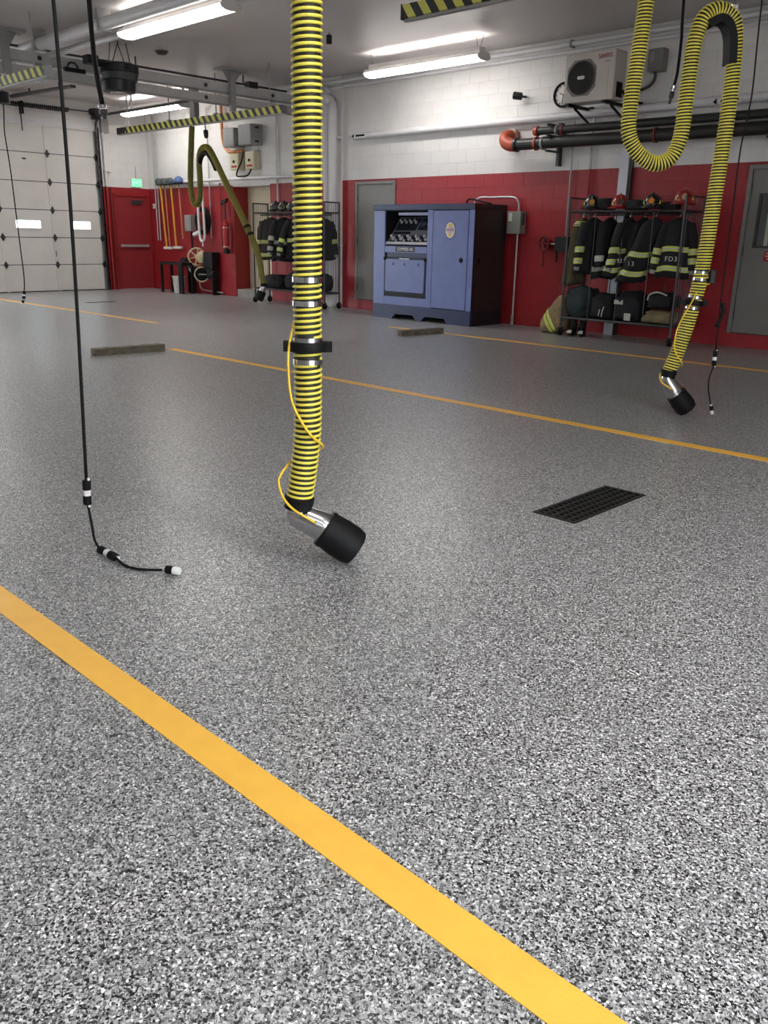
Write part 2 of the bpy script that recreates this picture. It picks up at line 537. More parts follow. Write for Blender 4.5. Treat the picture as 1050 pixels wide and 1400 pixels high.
# ------------------------------------------------------------------ doors
def grey_door(name, d, hinge_left, glazed=None):
    x0, x1, z0, z1 = d
    f = NB()
    box(f, x0, x0 + .055, YB - .025, YB + .05, z0, z1); box(f, x1 - .055, x1, YB - .025, YB + .05, z0, z1)
    box(f, x0 + .055, x1 - .055, YB - .025, YB + .05, z1 - .055, z1)
    root = obj(name, f, M_GDR, kind='structure', bevel=.004)
    lf = NB()
    a0, a1, b0, b1 = x0 + .06, x1 - .06, z0 + .012, z1 - .06
    if glazed:
        g0, g1, h0, h1 = glazed
        for q in ((a0, g0, b0, b1), (g1, a1, b0, b1), (g0, g1, b0, h0), (g0, g1, h1, b1)):
            box(lf, q[0], q[1], YB + .0, YB + .04, q[2], q[3])
    else:
        box(lf, a0, a1, YB, YB + .04, b0, b1)
    leaf = obj('door_leaf', lf, M_GDR, root)
    obj('sill', B(x0 + .055, x1 - .055, YB - .012, YB + .05, z0 - .002, z0 + .01), M_DKGREY, root)
    for zz in (z0 + .25, (z0 + z1) / 2, z1 - .3):
        xx = x0 + .058 if hinge_left else x1 - .058
        obj('hinge', cyl(NB(), (xx, YB - .012, zz - .06), (xx, YB - .012, zz + .06), .011, 8), M_DKGREY, root)
    if glazed:
        obj('pane', B(g0, g1, YB + .015, YB + .022, h0, h1), M_GLASS, leaf)
        fr = NB()
        for q in ((g0 - .02, g0 + .012, h0 - .02, h1 + .02), (g1 - .012, g1 + .02, h0 - .02, h1 + .02), (g0, g1, h0 - .02, h0 + .012), (g0, g1, h1 - .012, h1 + .02)):
            box(fr, q[0], q[1], YB - .008, YB + .045, q[2], q[3])
        obj('window_frame', fr, M_DKGREY, leaf)
        obj('backing', B(g0, g1, YB + .10, YB + .11, h0, h1), mat('dim_room_beyond', (62, 50, 44), .7, var=.3, vscale=3), leaf)
        for bx_ in (.10, .20, .30):
            obj('blind_strip', B(g0 + bx_, g0 + bx_ + .05, YB + .06, YB + .07, h0, h1), M_BEIGE, leaf)
        sg = obj('sign_plate', B(-4.70, -4.48, YB - .006, YB, 1.17, 1.30), M_REDPL, leaf, label='small red sign with white lettering')
        sl = NB()
        for i, (u0, u1) in enumerate(((-4.67, -4.51), (-4.68, -4.50), (-4.66, -4.52))):
            box(sl, u0, u1, YB - .008, YB - .005, 1.268 - i * .036, 1.282 - i * .036)
        obj('sign_lines', sl, M_WHITE, leaf)
    else:
        lv = NB(); cyl(lv, (a1 - .07, YB, 1.05), (a1 - .07, YB - .06, 1.05), .02, 10); cyl(lv, (a1 - .07, YB - .055, 1.05), (a1 - .19, YB - .055, 1.05), .011, 8)
        obj('door_handle', lv, M_STEEL, leaf)
    return root
grey_door('door_2', D2, True)
grey_door('door_3', D3, True, (-4.86, -4.40, 1.36, 2.02))

# red exit door on the left wall
f = NB()
box(f, XL - .05, XL + .02, RY0, RY0 + .06, 0, RZ1); box(f, XL - .05, XL + .02, RY1 - .05, RY1, 0, RZ1); box(f, XL - .05, XL + .02, RY0 + .06, RY1 - .05, RZ1 - .06, RZ1)
d1 = obj('door_1', f, M_REDD, kind='structure', bevel=.004)
leaf = obj('door_leaf', B(XL - .06, XL - .02, RY0 + .065, RY1 - .055, .012, RZ1 - .065), M_REDD, d1)
pb = NB(); box(pb, XL - .02, XL + .05, RY0 + .11, RY0 + .17, 1.03, 1.10); box(pb, XL - .02, XL + .04, RY1 - .16, RY1 - .11, 1.03, 1.10)
box(pb, XL + .03, XL + .06, RY0 + .11, RY1 - .11, 1.035, 1.095)
obj('panic_bar', pb, M_GALV, leaf, bevel=.006)
cb = NB(); box(cb, XL - .02, XL + .04, 11.60, 11.90, 2.06, 2.13); box(cb, XL + .02, XL + .035, 11.62, 11.98, 2.14, 2.16)
obj('door_closer', cb, M_DKGREY, leaf, bevel=.006)
obj('floor_sill', B(XL - .05, XL + .02, RY0, RY1, 0, .012), M_GALV, d1)

# ------------------------------------------------------------------ garage door in view
gd = obj('door_5', B(XL - .10, XL - .06, GY0 - .05, GY0, 0, GZ1), M_GDOOR, kind='structure')
SEC = 3.70 / 6
bay = [GY1 - .04 - 1.235 * i for i in range(4)]      # stile positions, right to left
gx0, gx1 = XL - .10, XL - .055
for s in range(6):
    z0, z1 = s * SEC + .012, (s + 1) * SEC - .004
    lf = NB()
    if s == 2:
        wins = [(8.665, 9.265), (9.975, 10.51), (7.43, 8.03)]
        wz0, wz1 = 1.435, 1.62
        edges = sorted(wins)
        y = GY0
        for w0, w1 in edges:
            box(lf, gx0, gx1, y, w0, z0, z1); box(lf, gx0, gx1, w0, w1, z0, wz0); box(lf, gx0, gx1, w0, w1, wz1, z1); y = w1
        box(lf, gx0, gx1, y, GY1, z0, z1)
    else:
        box(lf, gx0, gx1, GY0, GY1, z0, z1)
    sec = obj('door_section', lf, M_GDOOR, gd)
    obj('added_seam_backing', B(gx0 + .005, gx1 - .008, GY0, GY1, z1 - .006, z1 + .02), M_DKGREY, sec)  # dark strip added behind the seam to keep sky light from leaking through
    if s == 2:
        for w0, w1 in wins:
            fr = NB()
            box(fr, gx1 - .002, gx1 + .014, w0 - .025, w0 + .01, wz0 - .025, wz1 + .025); box(fr, gx1 - .002, gx1 + .014, w1 - .01, w1 + .025, wz0 - .025, wz1 + .025)
            box(fr, gx1 - .002, gx1 + .014, w0, w1, wz0 - .025, wz0 + .01); box(fr, gx1 - .002, gx1 + .014, w0, w1, wz1 - .01, wz1 + .025)
            obj('window_frame', fr, M_WHITE, sec)
            obj('pane', B(gx0 + .015, gx0 + .022, w0, w1, wz0, wz1), M_GLASS, sec)
    for yb in bay[1:]:
        obj('stile', B(gx1 - .002, gx1 + .018, yb - .04, yb + .04, z0, z1), M_GDOOR, sec)
    obj('end_stile', B(gx1 - .002, gx1 + .02, GY1 - .09, GY1 - .02, z0, z1), M_GALV, sec)
    if s:
        for yb in [bay[0] - .03] + bay[1:]:
            h = NB()
            prism(h, [(gx1 + .018, yb - .055, s * SEC), (gx1 + .018, yb, s * SEC - .09), (gx1 + .018, yb + .055, s * SEC), (gx1 + .018, yb, s * SEC + .09)], (.02, 0, 0))
            cyl(h, (gx1 + .045, yb - .05, s * SEC), (gx1 + .045, yb + .05, s * SEC), .014, 8)
            obj('hinge', h, M_DKGREY, sec)
obj('opener_rail', prism(NB(), [(XL + .1, 8.74, 4.16), (XL + .1, 8.86, 4.16), (-17.8, 9.10, 4.16), (-17.8, 8.98, 4.16)], (0, 0, .05)), M_DKGREY, gd)
for xx in (-19.6, -18.2): obj('rail_hanger', B(xx, xx + .03, 8.92, 8.95, 4.2, ZC), M_DKGREY, gd)
obj('bottom_seal', B(gx0, gx1 + .01, GY0, GY1, 0, .02), M_BLACK, gd)
obj('lift_handle', tube(NB(), [(gx1, 9.54, .80), (gx1 + .03, 9.56, .82), (gx1 + .03, 9.56, .92), (gx1, 9.54, .94)], .008, 8), M_DKGREY, gd)
obj('keeper', B(gx1, gx1 + .02, 8.98, 9.06, 2.93, 2.96), M_BLACK, gd)
# track, header angle, torsion spring and shaft
tk = NB(); box(tk, XL - .05, XL + .06, GY1 - .02, GY1 + .015, 0, 3.75); box(tk, XL + .045, XL + .06, GY1 - .06, GY1 + .015, 0, 3.75)
obj('vertical_track', tk, M_DKGREY, gd)
for i in range(11):
    obj('track_clip', B(XL + .05, XL + .075, GY1 - .05, GY1 + .005, .2 + i * .33, .26 + i * .33), M_BLKMET, gd)
hp = [(XL + .03, GY1 - .03, 3.7), (XL + .06, GY1 - .03, 3.86), (XL + .2, GY1 - .03, 3.97)] + [(XL + .4 + i, GY1 - .03, 3.99) for i in range(5)]
hb = NB(); tube(hb, smooth_path(hp, .1), .032, 6)
obj('ceiling_track', hb, M_DKGREY, gd)
for xx in (XL + 1.7, XL + 3.8):
    obj('track_hanger', B(xx - .015, xx + .015, GY1 - .03, GY1 + .0, 3.99, ZC), M_GREY, gd)
obj('shaft', cyl(NB(), (XL + .12, GY0, 4.04), (XL + .12, GY1 + .05, 4.07), .014, 8), M_DKGREY, gd)
sp = NB(); n = 46
hel = [(XL + .12 + .045 * math.cos(k * 1.2), 8.0 + 2.12 * k / (n * 5.2), 4.05 + .045 * math.sin(k * 1.2)) for k in range(int(n * 5.2))]
tube(sp, hel, .014, 5)
obj('torsion_spring', sp, M_BLKMET, gd)
obj('spring_bracket', B(XL, XL + .18, GY1 - .12, GY1 + .02, 3.92, 4.15), M_BLKMET, gd)
obj('spring_anchor', B(XL, XL + .17, 9.0, 9.04, 3.86, 4.12), M_BLKMET, gd)
obj('anchor_rod', B(XL + .02, XL + .04, 9.01, 9.03, 3.52, 3.86), M_DKGREY, gd)
obj('cable_drum', cyl(NB(), (XL + .12, GY1 - .2, 4.068), (XL + .12, GY1 - .13, 4.068), .07, 16), M_BLKMET, gd)
obj('header_strip', B(XL - .02, XL + .02, GY0, GY1, 3.70, 3.78), M_WPIPE, gd)

# ------------------------------------------------------------------ lamps
def make_light(loc, label):
    t = thing('ceiling_light', label, 'light', loc, 'suspended strip lights')
    L = 1.22
    hs = NB(); prism(hs, [(-L, -.15, .0), (-L, -.11, .055), (-L, .11, .055), (-L, .15, .0)], (2 * L, 0, 0))
    obj('housing', hs, M_HOUS, t, local=True)
    ln = NB()
    rows = [(-.148, -.004), (-.13, -.035), (-.08, -.055), (0, -.062), (.08, -.055), (.13, -.035), (.148, -.004)]
    prism(ln, [(-L + .015, y, z) for y, z in rows], (2 * L - .03, 0, 0))
    obj('diffuser', ln, M_LENS, t, local=True)
    for s in (-1, 1):
        e = NB(); prism(e, [(s * (L - .012), y * 1.03, z * 1.06) for y, z in rows] + [(s * (L - .012), .11, .057), (s * (L - .012), -.11, .057)], (s * .022, 0, 0))
        obj('end_cap', e, M_HOUS, t, local=True)
        for dx in (-.07, .09):
            w = NB(); cyl(w, (s * (L - .1), 0, .055), (s * (L - .1) + dx, 0, ZC - loc[2]), .0035, 5)
            obj('hanging_wire', w, M_DKGREY, t, local=True)
    for s in (-1, 1):
        obj('added_beam_baffle', B(-L + .05, L - .05, s * .062 - .003, s * .062 + .003, .055, .125), M_HOUS, t, local=True)  # side walls added to narrow the uplight beam on the ceiling
    for s in (-1, 1):
        obj('added_baffle_end', B(s * (L - .045) - .004, s * (L - .045) + .004, -.065, .065, .055, .125), M_HOUS, t, local=True)  # end walls added to hide the glow of the uplight slot
    tb = NB(); box(tb, -L + .06, L - .06, -.03, .03, .056, .062)
    obj('uplight_slot', tb, M_TUBE, t, local=True)
    return t
LZ = 4.0
l0 = make_light((-10.08, 11.08, LZ), 'suspended strip light in front of the white wall above the blue cabinet')
dup(l0, (-10.6, 6.86, LZ), 'large bright suspended strip light at the top left of the ceiling')
dup(l0, (-18.15, 11.08, LZ), 'suspended strip light in the far corner beyond the twin grey beams')
dup(l0, (-18.15, 6.86, LZ), 'suspended strip light above the garage door end of the room')
for k, (x, y) in enumerate(((-10.6, 2.6), (-2.0, 2.4), (-10.6, -2.0), (1.5, 2.4), (1.9, -.2), (-18.15, 2.6))):
    dup(l0, (x, y, LZ), 'suspended strip light hanging outside the picture, above the near half of the floor')['group'] = 'strip lights outside the picture'

# ------------------------------------------------------------------ exhaust extraction hoses
def hose_parts(root, ctrl, R=.0605, pitch=.0228, seg=18, sect=6, step=.03, gaps=(), rib=None, rw=.275):
    path = smooth_path(ctrl, step)
    fr = transport(path)
    s = [0.0]
    for a, b in zip(path, path[1:]): s.append(s[-1] + (b - a).length)
    obj('hose_wall', tube(NB(), path, R - .0085, 20 if seg > 14 else 12), M_HOSEBK, root, smooth=True)
    total = s[-1]
    # helical rib, broken where clamps sit
    bm = NB()
    i = 0
    rings = []
    N = int(total / pitch * seg)
    prev = None
    rh, rd = pitch * rw, .0062
    def flush(rs):
        if len(rs) > 2: skin(bm, rs)
    cur = []
    for k in range(N):
        d = k / seg * pitch
        while i < len(s) - 2 and s[i + 1] < d: i += 1
        w = (d - s[i]) / max(1e-6, s[i + 1] - s[i])
        c = path[i].lerp(path[i + 1], w)
        t, u, v = fr[i]
        t2, u2, v2 = fr[i + 1]
        t = t.lerp(t2, w).normalized(); u = u.lerp(u2, w); u = (u - t * u.dot(t)).normalized(); v = t.cross(u)
        if any(a < d < b for a, b in gaps):
            flush(cur); cur = []; continue
        th = 2 * PI * k / seg
        rad = u * math.cos(th) + v * math.sin(th)
        p = c + rad * (R - rd)
        cur.append([bm.verts.new(p + rad * (rd * math.cos(2 * PI * j / sect)) + t * (rh * math.sin(2 * PI * j / sect))) for j in range(sect)])
    flush(cur)
    obj('spiral_rib', bm, rib or M_YEL, root, smooth=True)
    return path, fr, s

def at_len(path, s, d):
    for i in range(len(s) - 1):
        if s[i + 1] >= d:
            w = (d - s[i]) / (s[i + 1] - s[i])
            return path[i].lerp(path[i + 1], w), (path[i + 1] - path[i]).normalized()
    return path[-1], (path[-1] - path[-2]).normalized()

def clamp(root, path, s, d, h=.022, R=.061, m=None, name='hose_clamp'):
    c, t = at_len(path, s, d)
    o = obj(name, lathe(NB(), c - t * h / 2, t, [(R - .004, 0), (R + .001, .001), (R + .001, h - .001), (R - .004, h)], 28, cap=False), m or M_STEEL, root, smooth=SHARP)
    return o

def z_len(path, s, z, after=0):
    for p, d in zip(path, s):
        if d > after and p.z <= z: return d
    return s[-1]

UH = Vector((math.cos(YAW), math.sin(YAW), 0))     # a horizontal heading, the way both nozzles point
def nozzle(root, top, lean, heading=UH, slope=(.83, .56), reach=.045, drop=.0):
    """cuff, steel elbow, rubber boot; top = end of hose, boot lies along heading and down"""
    top = Vector(top)
    dn = Vector(lean).normalized()
    cuff = NB(); lathe(cuff, top - dn * .02, dn, [(.055, 0), (.066, .004), (.065, .03), (.06, .05), (.063, .058), (.05, .062)], 24)
    obj('rubber_cuff', cuff, M_BLACK, root, smooth=SHARP)
    bd = (heading * slope[0] - Vector((0, 0, 1)) * slope[1]).normalized()
    e0 = top + dn * .035
    e1 = top + dn * .075 + heading * .012
    e2 = e1 + bd * .065 + heading * reach - Vector((0, 0, drop))
    e3 = e2 + bd * .07
    obj('steel_elbow', tube(NB(), smooth_path([e0, top + dn * .055, e1, e1.lerp(e2, .5), e2, e3], .015), [.047 + .021 * min(1, k / 10) for k in range(len(smooth_path([e0, top + dn * .055, e1, e1.lerp(e2, .5), e2, e3], .015)))], 24), M_STEEL, root, smooth=SHARP)
    b0 = e2 + bd * .012
    boot = NB()
    lathe(boot, b0, bd, [(.062, -.004), (.083, .0), (.086, .012), (.084, .03), (.089, .08), (.0885, .14), (.080, .172), (.070, .178), (.062, .15), (.058, .05)], 30)
    obj('rubber_boot', boot, M_BLACK, root, smooth=SHARP)
    return e1, e2, bd

# near hose
h1 = thing('exhaust_hose', 'near yellow and black ribbed exhaust hose hanging to the floor', 'hose', (-2.70, 2.30, 0), 'ribbed exhaust hoses')
c1 = [(-2.66, 2.33, ZC - .02), (-2.68, 2.32, 3.2), (-2.692, 2.311, 2.2), (-2.694, 2.309, 1.7), (-2.698, 2.305, 1.18), (-2.698, 2.305, .93), (-2.70, 2.302, .63), (-2.710, 2.293, .48), (-2.722, 2.282, .36), (-2.730, 2.274, .295)]
zs1 = (1.233, 1.175, .997, .93)
tmp = smooth_path(c1, .03); sl = [0.0]
for a, b in zip(tmp, tmp[1:]): sl.append(sl[-1] + (b - a).length)
g1 = [z_len(tmp, sl, z) for z in zs1]
path, fr, s = hose_parts(h1, c1, seg=24, gaps=[(g - .012, g + .012) for g in g1])
for g in g1: clamp(h1, path, s, g)
# black collar between the two lower clamps
cc, ct = at_len(path, s, z_len(path, s, .966))
colr = NB(); lathe(colr, cc - Vector((0, 0, .021)), (0, 0, 1), [(.058, 0), (.074, .001), (.076, .006), (.076, .036), (.074, .041), (.058, .042)], 28, cap=False)
for sg in (-1, 1):
    q = cc + UH * sg * .082
    box(colr, -.018, .018, -.02, .02, -.021, .021, Matrix.Translation(q) @ Matrix.Rotation(YAW, 4, 'Z'))
obj('black_collar', colr, M_BLACK, h1, smooth=SHARP)
e1, e2, bd = nozzle(h1, c1[-1], (-.12, -.11, -.97), drop=.011)
yl = [(-2.734, 2.267, 1.067), (-2.735, 2.238, .974), (-2.724, 2.22, .886), (-2.702, 2.215, .754), (-2.663, 2.228, .672), (-2.633, 2.261, .603), (-2.628, 2.314, .559), (-2.678, 2.362, .524), (-2.765, 2.347, .486), (-2.785, 2.291, .465), (-2.773, 2.243, .445), (-2.771, 2.203, .41), (-2.76, 2.186, .377), (-2.728, 2.182, .325), (-2.683, 2.198, .28), (-2.639, 2.233, .246), (-2.612, 2.262, .222)]
obj('yellow_air_line', tube(NB(), smooth_path(yl, .02), .0055, 8), M_YLINE, h1, smooth=True)
ft = NB(); cyl(ft, yl[-1], Vector(yl[-1]) + Vector((.012, .03, -.02)), .010, 10)
obj('line_fitting', ft, M_GALV, h1, smooth=SHARP)
obj('ceiling_collar', lathe(NB(), (-2.66, 2.33, ZC), (0, 0, -1), [(.11, 0), (.11, .02), (.072, .03), (.07, .09)], 24), M_GALV, h1, smooth=SHARP)

# second hose, looped over a saddle
h2 = thing('exhaust_hose', 'looped yellow exhaust hose draped over a black saddle near the gear rack', 'hose', (-3.25, 6.75, 0), 'ribbed exhaust hoses')
c2 = [(-3.60, 6.44, 3.62), (-3.617, 6.407, 3.1), (-3.628, 6.396, 2.8), (-3.645, 6.38, 2.46), (-3.645, 6.38, 2.22), (-3.60, 6.423, 2.08), (-3.52, 6.501, 1.995), (-3.455, 6.565, 1.98), (-3.39, 6.628, 2.03), (-3.352, 6.664, 2.17), (-3.346, 6.67, 2.42), (-3.342, 6.674, 2.70), (-3.331, 6.685, 2.87), (-3.294, 6.72, 3.0), (-3.222, 6.79, 3.045), (-3.150, 6.862, 2.99), (-3.122, 6.888, 2.88), (-3.109, 6.901, 2.62), (-3.108, 6.902, 2.27), (-3.118, 6.892, 1.85), (-3.128, 6.881, 1.41), (-3.143, 6.868, 1.09), (-3.160, 6.852, .94), (-3.190, 6.822, .70), (-3.235, 6.778, .46), (-3.258, 6.756, .36)]
tmp = smooth_path(c2, .03); sl = [0.0]
for a, b in zip(tmp, tmp[1:]): sl.append(sl[-1] + (b - a).length)
half = sl[-1] * .62
g2 = [z_len(tmp, sl, z, half) for z in (1.19, 1.13, .985, .90)]
path, fr, s = hose_parts(h2, c2, seg=18, gaps=[(g - .011, g + .011) for g in g2])
for g in g2: clamp(h2, path, s, g)
cc, ct = at_len(path, s, (g2[2] + g2[3]) / 2)
colr = NB(); lathe(colr, cc - ct * .024, ct, [(.058, 0), (.076, .001), (.077, .046), (.058, .048)], 24, cap=False)
for sg in (-1, 1):
    box(colr, -.02, .02, -.02, .02, -.022, .022, Matrix.Translation(cc + UH * sg * .084) @ Matrix.Rotation(YAW, 4, 'Z'))
obj('black_collar', colr, M_BLACK, h2, smooth=SHARP)
cc, ct = at_len(path, s, (g2[0] + g2[1]) / 2)
rg = NB(); box(rg, -.02, .03, -.025, .025, -.06, .05, Matrix.Translation(cc + UH * .088) @ Matrix.Rotation(YAW, 4, 'Z'))
obj('release_valve', rg, M_BLKMET, h2, bevel=.008)
nozzle(h2, c2[-1], (-.1, -.1, -.97), slope=(.66, .75), reach=.03, drop=.05)
yl = [(-3.07, 6.93, 1.09), (-3.126, 6.842, 1.042), (-3.14, 6.759, .928), (-3.196, 6.704, .752), (-3.208, 6.692, .604), (-3.187, 6.712, .515), (-3.166, 6.747, .473), (-3.18, 6.81, .418), (-3.284, 6.825, .374), (-3.305, 6.717, .351), (-3.284, 6.66, .315), (-3.249, 6.652, .278), (-3.204, 6.689, .243), (-3.18, 6.712, .225)]
obj('yellow_air_line', tube(NB(), smooth_path(yl, .02), .0055, 8), M_YLINE, h2, smooth=True)
sd = NB()   # black saddle trough under the top bend
arc = [(-3.285, 6.73, 2.945), (-3.222, 6.79, 2.985), (-3.175, 6.836, 2.955), (-3.145, 6.866, 2.87), (-3.132, 6.879, 2.74), (-3.130, 6.881, 2.68)]
ap = smooth_path(arc, .03); af = transport(ap)
nrm = Vector((-math.sin(YAW), math.cos(YAW), 0))
rings = []
for k, p in enumerate(ap):
    t = af[k][0]; side = nrm; outw = side.cross(t).normalized()
    if outw.z < 0 and abs(t.z) < .8: outw = -outw
    ctr = Vector((-3.226, 6.786, 2.78)); outw = (p - ctr); outw = (outw - t * outw.dot(t) - nrm * outw.dot(nrm)).normalized()
    w = .072
    rings.append([sd.verts.new(p + nrm * a + outw * b) for a, b in ((-w, .022), (-w, -.035), (w, -.035), (w, .022), (w - .008, .022), (w - .008, -.012), (-w + .008, -.012), (-w + .008, .022))])
skin(sd, rings)
obj('saddle', sd, M_BLACK, h2)
sc_, st_ = at_len(path, s, z_len(path, s, 2.9, sl[-1] * .5))
sw = NB(); cyl(sw, (-3.15, 6.862, 3.05), (-3.19, 6.83, ZC), .006, 6)
obj('suspension_cable', sw, M_DKGREY, h2)
bk = NB(); box(bk, -.03, .03, -.03, .03, -.03, .03, Matrix.Translation((-3.15, 6.862, 3.05)) @ Matrix.Rotation(YAW, 4, 'Z'))
obj('saddle_buckle', bk, M_STEEL, h2, bevel=.006)
obj('rail_trolley', B(-3.66, -3.54, 6.38, 6.50, 3.45, 3.66), M_BLKMET, h2)

# far hose at the second gear rack
h3 = thing('exhaust_hose', 'far olive-yellow exhaust hose slanting down to the rolling rack', 'hose', (-13.6, 10.45, 0), 'ribbed exhaust hoses')
c3 = [(-15.73, 10.45, 3.43), (-15.79, 10.45, 3.07), (-15.88, 10.45, 2.4), (-15.82, 10.45, 2.03), (-15.70, 10.45, 1.96), (-15.58, 10.45, 2.06), (-15.53, 10.45, 2.4), (-15.53, 10.45, 2.82), (-15.43, 10.45, 2.99), (-15.25, 10.45, 3.02), (-15.08, 10.45, 2.90), (-14.65, 10.45, 2.35), (-14.0, 10.45, 1.51), (-13.70, 10.45, 1.07), (-13.60, 10.47, .62), (-13.58, 10.5, .48)]
path, fr, s = hose_parts(h3, c3, R=.064, pitch=.024, seg=10, sect=4, step=.05, rib=mat('olive_hose_rib', (168, 158, 62), .5), rw=.24)
for d in (s[-1] - 1.15, s[-1] - .98): clamp(h3, path, s, d, h=.05, R=.075, m=M_BLACK, name='black_collar')
sd = NB(); tube(sd, smooth_path([(-15.54, 10.45, 2.70), (-15.45, 10.45, 2.86), (-15.27, 10.45, 2.92), (-15.10, 10.45, 2.80), (-14.95, 10.45, 2.60)], .06), .05, 10)
obj('saddle', sd, M_BLACK, h3, smooth=True)
nozzle(h3, c3[-1], (-.1, 0, -1), Vector((-.4, -.9, 0)), slope=(.4, .9), reach=0)

# striped overhead rails
def rail(x0, x1, y, z, label, dark_end=False):
    t = thing('striped_rail', label, 'rail', (x0, y, z), 'hazard striped overhead rails')
    obj('rail_body', B(x0, x1, y - .055, y + .055, z - .06, z + .06), M_HAZ, t)
    obj('rail_lip', B(x0, x1, y - .02, y + .02, z - .085, z - .06), M_GREY, t)
    for xe, sgn in ((x0, -1), (x1, 1)):
        obj('end_plate', B(min(xe, xe + sgn * .012), max(xe, xe + sgn * .012), y - .06, y + .06, z - .07, z + .065), M_DKGREY, t)
    if dark_end: obj('dark_sleeve', B(x0 - .002, x0 + .34, y - .058, y + .058, z - .063, z + .063), M_BLKMET, t)
    n = max(2, int((x1 - x0) / 1.4))
    for k in range(n):
        xx = x0 + .4 + (x1 - x0 - .8) * k / max(1, n - 1)
        h = NB(); cyl(h, (xx, y, z + .05), (xx, y, ZC), .012, 8); box(h, xx - .04, xx + .04, y - .04, y + .04, z + .055, z + .09)
        obj('drop_rod', h, M_GREY, t)
    return t
r1 = rail(-18.6, -12.82, 10.45, 3.52, 'black and yellow striped rail over the far hose near the wall boxes', True)
obj('balancer', lathe(NB(), (-15.27, 10.45, 3.44), (.1, 0, -1), [(.012, 0), (.012, .1), (.045, .11), (.05, .16), (.04, .24), (.012, .26)], 14), M_BLKMET, r1, smooth=SHARP)
post = NB(); box(post, -15.83, -15.67, 10.48, 10.60, 3.58, ZC)
obj('support_post', post, M_GREY, r1)
rail(-6.42, 1.4, 6.78, 3.48, 'broad black and yellow striped rail close to the ceiling above the strip light')
rail(-19.2, -12.55, 6.02, 3.52, 'short visible end of striped rail below the white ceiling pipes')

# ------------------------------------------------------------------ twin grey beams on T brackets
for z0, z1, y0, lab in ((3.90, 4.05, -2.0, 'upper of the twin grey beams crossing under the ceiling'), (3.70, 3.84, -2.0, 'lower of the twin grey beams crossing under the ceiling')):
    t = thing('ceiling_beam', lab, 'beam', (-14.37, y0, z0), 'twin grey beams')
    obj('beam_body', B(-14.42, -14.32, y0, 12.12, z0, z1), M_BEAM, t)
    obj('beam_flange', B(-14.45, -14.29, y0, 12.12, z0 - .012, z0), M_GREY, t)
    for k in range(6):
        yy = 11.4 - k * 1.55
        obj('splice_bolt', cyl(NB(), (-14.325, yy, (z0 + z1) / 2), (-14.305, yy, (z0 + z1) / 2), .035, 8), M_DKGREY, t)
for y, lab in ((10.40, 'grey T-shaped ceiling bracket above the striped rail'), (6.20, 'grey T-shaped ceiling bracket at the left edge above the white pipes')):
    t = thing('ceiling_bracket', lab, 'bracket', (-14.3, y, 3.58), 'T-shaped beam brackets')
    obj('post', B(-14.305, -14.23, y - .055, y + .055, 3.58, ZC - .01), M_GREY, t)
    obj('top_plate', B(-14.42, -14.15, y - .30, y + .30, ZC - .035, ZC), M_GREY, t)
    g = NB()
    for sgn in (-1, 1): prism(g, [(-14.28, y + sgn * .05, ZC - .03), (-14.28, y + sgn * .2, ZC - .03), (-14.28, y + sgn * .05, ZC - .26)], (.015, 0, 0))
    obj('gusset', g, M_GREY, t)
t = thing('beam_clamp', 'small dark clamp fixed on the grey beams near the left edge', 'clamp', (-14.3, 7.3, 3.86))
obj('clamp_bar', B(-14.31, -14.25, 7.12, 7.48, 3.84, 3.90), M_BLKMET, t)
obj('clamp_loop', tube(NB(), smooth_path([(-14.27, 7.18, 3.90), (-14.27, 7.22, 3.97), (-14.27, 7.32, 3.97), (-14.27, 7.36, 3.90)], .03), .014, 8), M_BLKMET, t, smooth=True)
cd = thing('ceiling_conduit', 'thin dark conduit running above the twin grey beams', 'conduit', (-14.6, 5, 4.15))
obj('conduit_run', cyl(NB(), (-14.6, -2, 4.17), (-14.6, 12.05, 4.14), .018, 8), M_DKGREY, cd)
for y in (6.0, 8.6, 10.9): obj('conduit_hanger', B(-14.61, -14.59, y, y + .02, 4.15, ZC), M_DKGREY, cd)
jb = obj('junction_box', B(-14.68, -14.52, 11.0, 11.2, 4.08, 4.2), M_DKGREY, cd)

# black layered drum under the ceiling
t = thing('cable_drum_unit', 'black layered drum hanging under the ceiling beside the grey beams', 'reel', (-13.8, 7.85, 3.52))
lathe_p = [(.20, 0), (.24, .0), (.245, .10), (.26, .11)]
obj('lower_drum', lathe(NB(), (-13.8, 7.80, 3.56), (0, 0, 1), [(.24, 0), (.26, .01), (.275, .16), (.25, .18)], 24), M_BLKMET, t, smooth=SHARP)
obj('middle_drum', lathe(NB(), (-13.8, 7.84, 3.72), (0, 0, 1), [(.25, 0), (.27, .01), (.29, .12), (.26, .13)], 24), mat('charcoal_drum', (52, 56, 56), .5), t, smooth=SHARP)
obj('upper_drum', lathe(NB(), (-13.8, 7.84, 3.84), (0, 0, 1), [(.27, 0), (.30, .01), (.30, .12), (.22, .15)], 24), M_BLKMET, t, smooth=SHARP)
for a in range(4):
    ww = NB(); cyl(ww, (-13.8 + .2 * math.cos(a * PI / 2 + .5), 7.84 + .2 * math.sin(a * PI / 2 + .5), 3.97), (-13.8 + .12 * math.cos(a * PI / 2 + 1.1), 7.84 + .12 * math.sin(a * PI / 2 + 1.1), ZC), .008, 6)
    obj('hanger_rod', ww, M_BLKMET, t)
obj('drum_lip', lathe(NB(), (-13.8, 7.80, 3.535), (0, 0, 1), [(.12, 0), (.14, .003), (.14, .03)], 20), M_GALV, t, smooth=SHARP)
obj('side_arm', B(-13.86, -13.78, 7.42, 7.60, 3.90, 3.98), M_BLKMET, t)
obj('side_box', B(-13.90, -13.72, 7.26, 7.44, 3.92, 4.04), M_BLKMET, t)

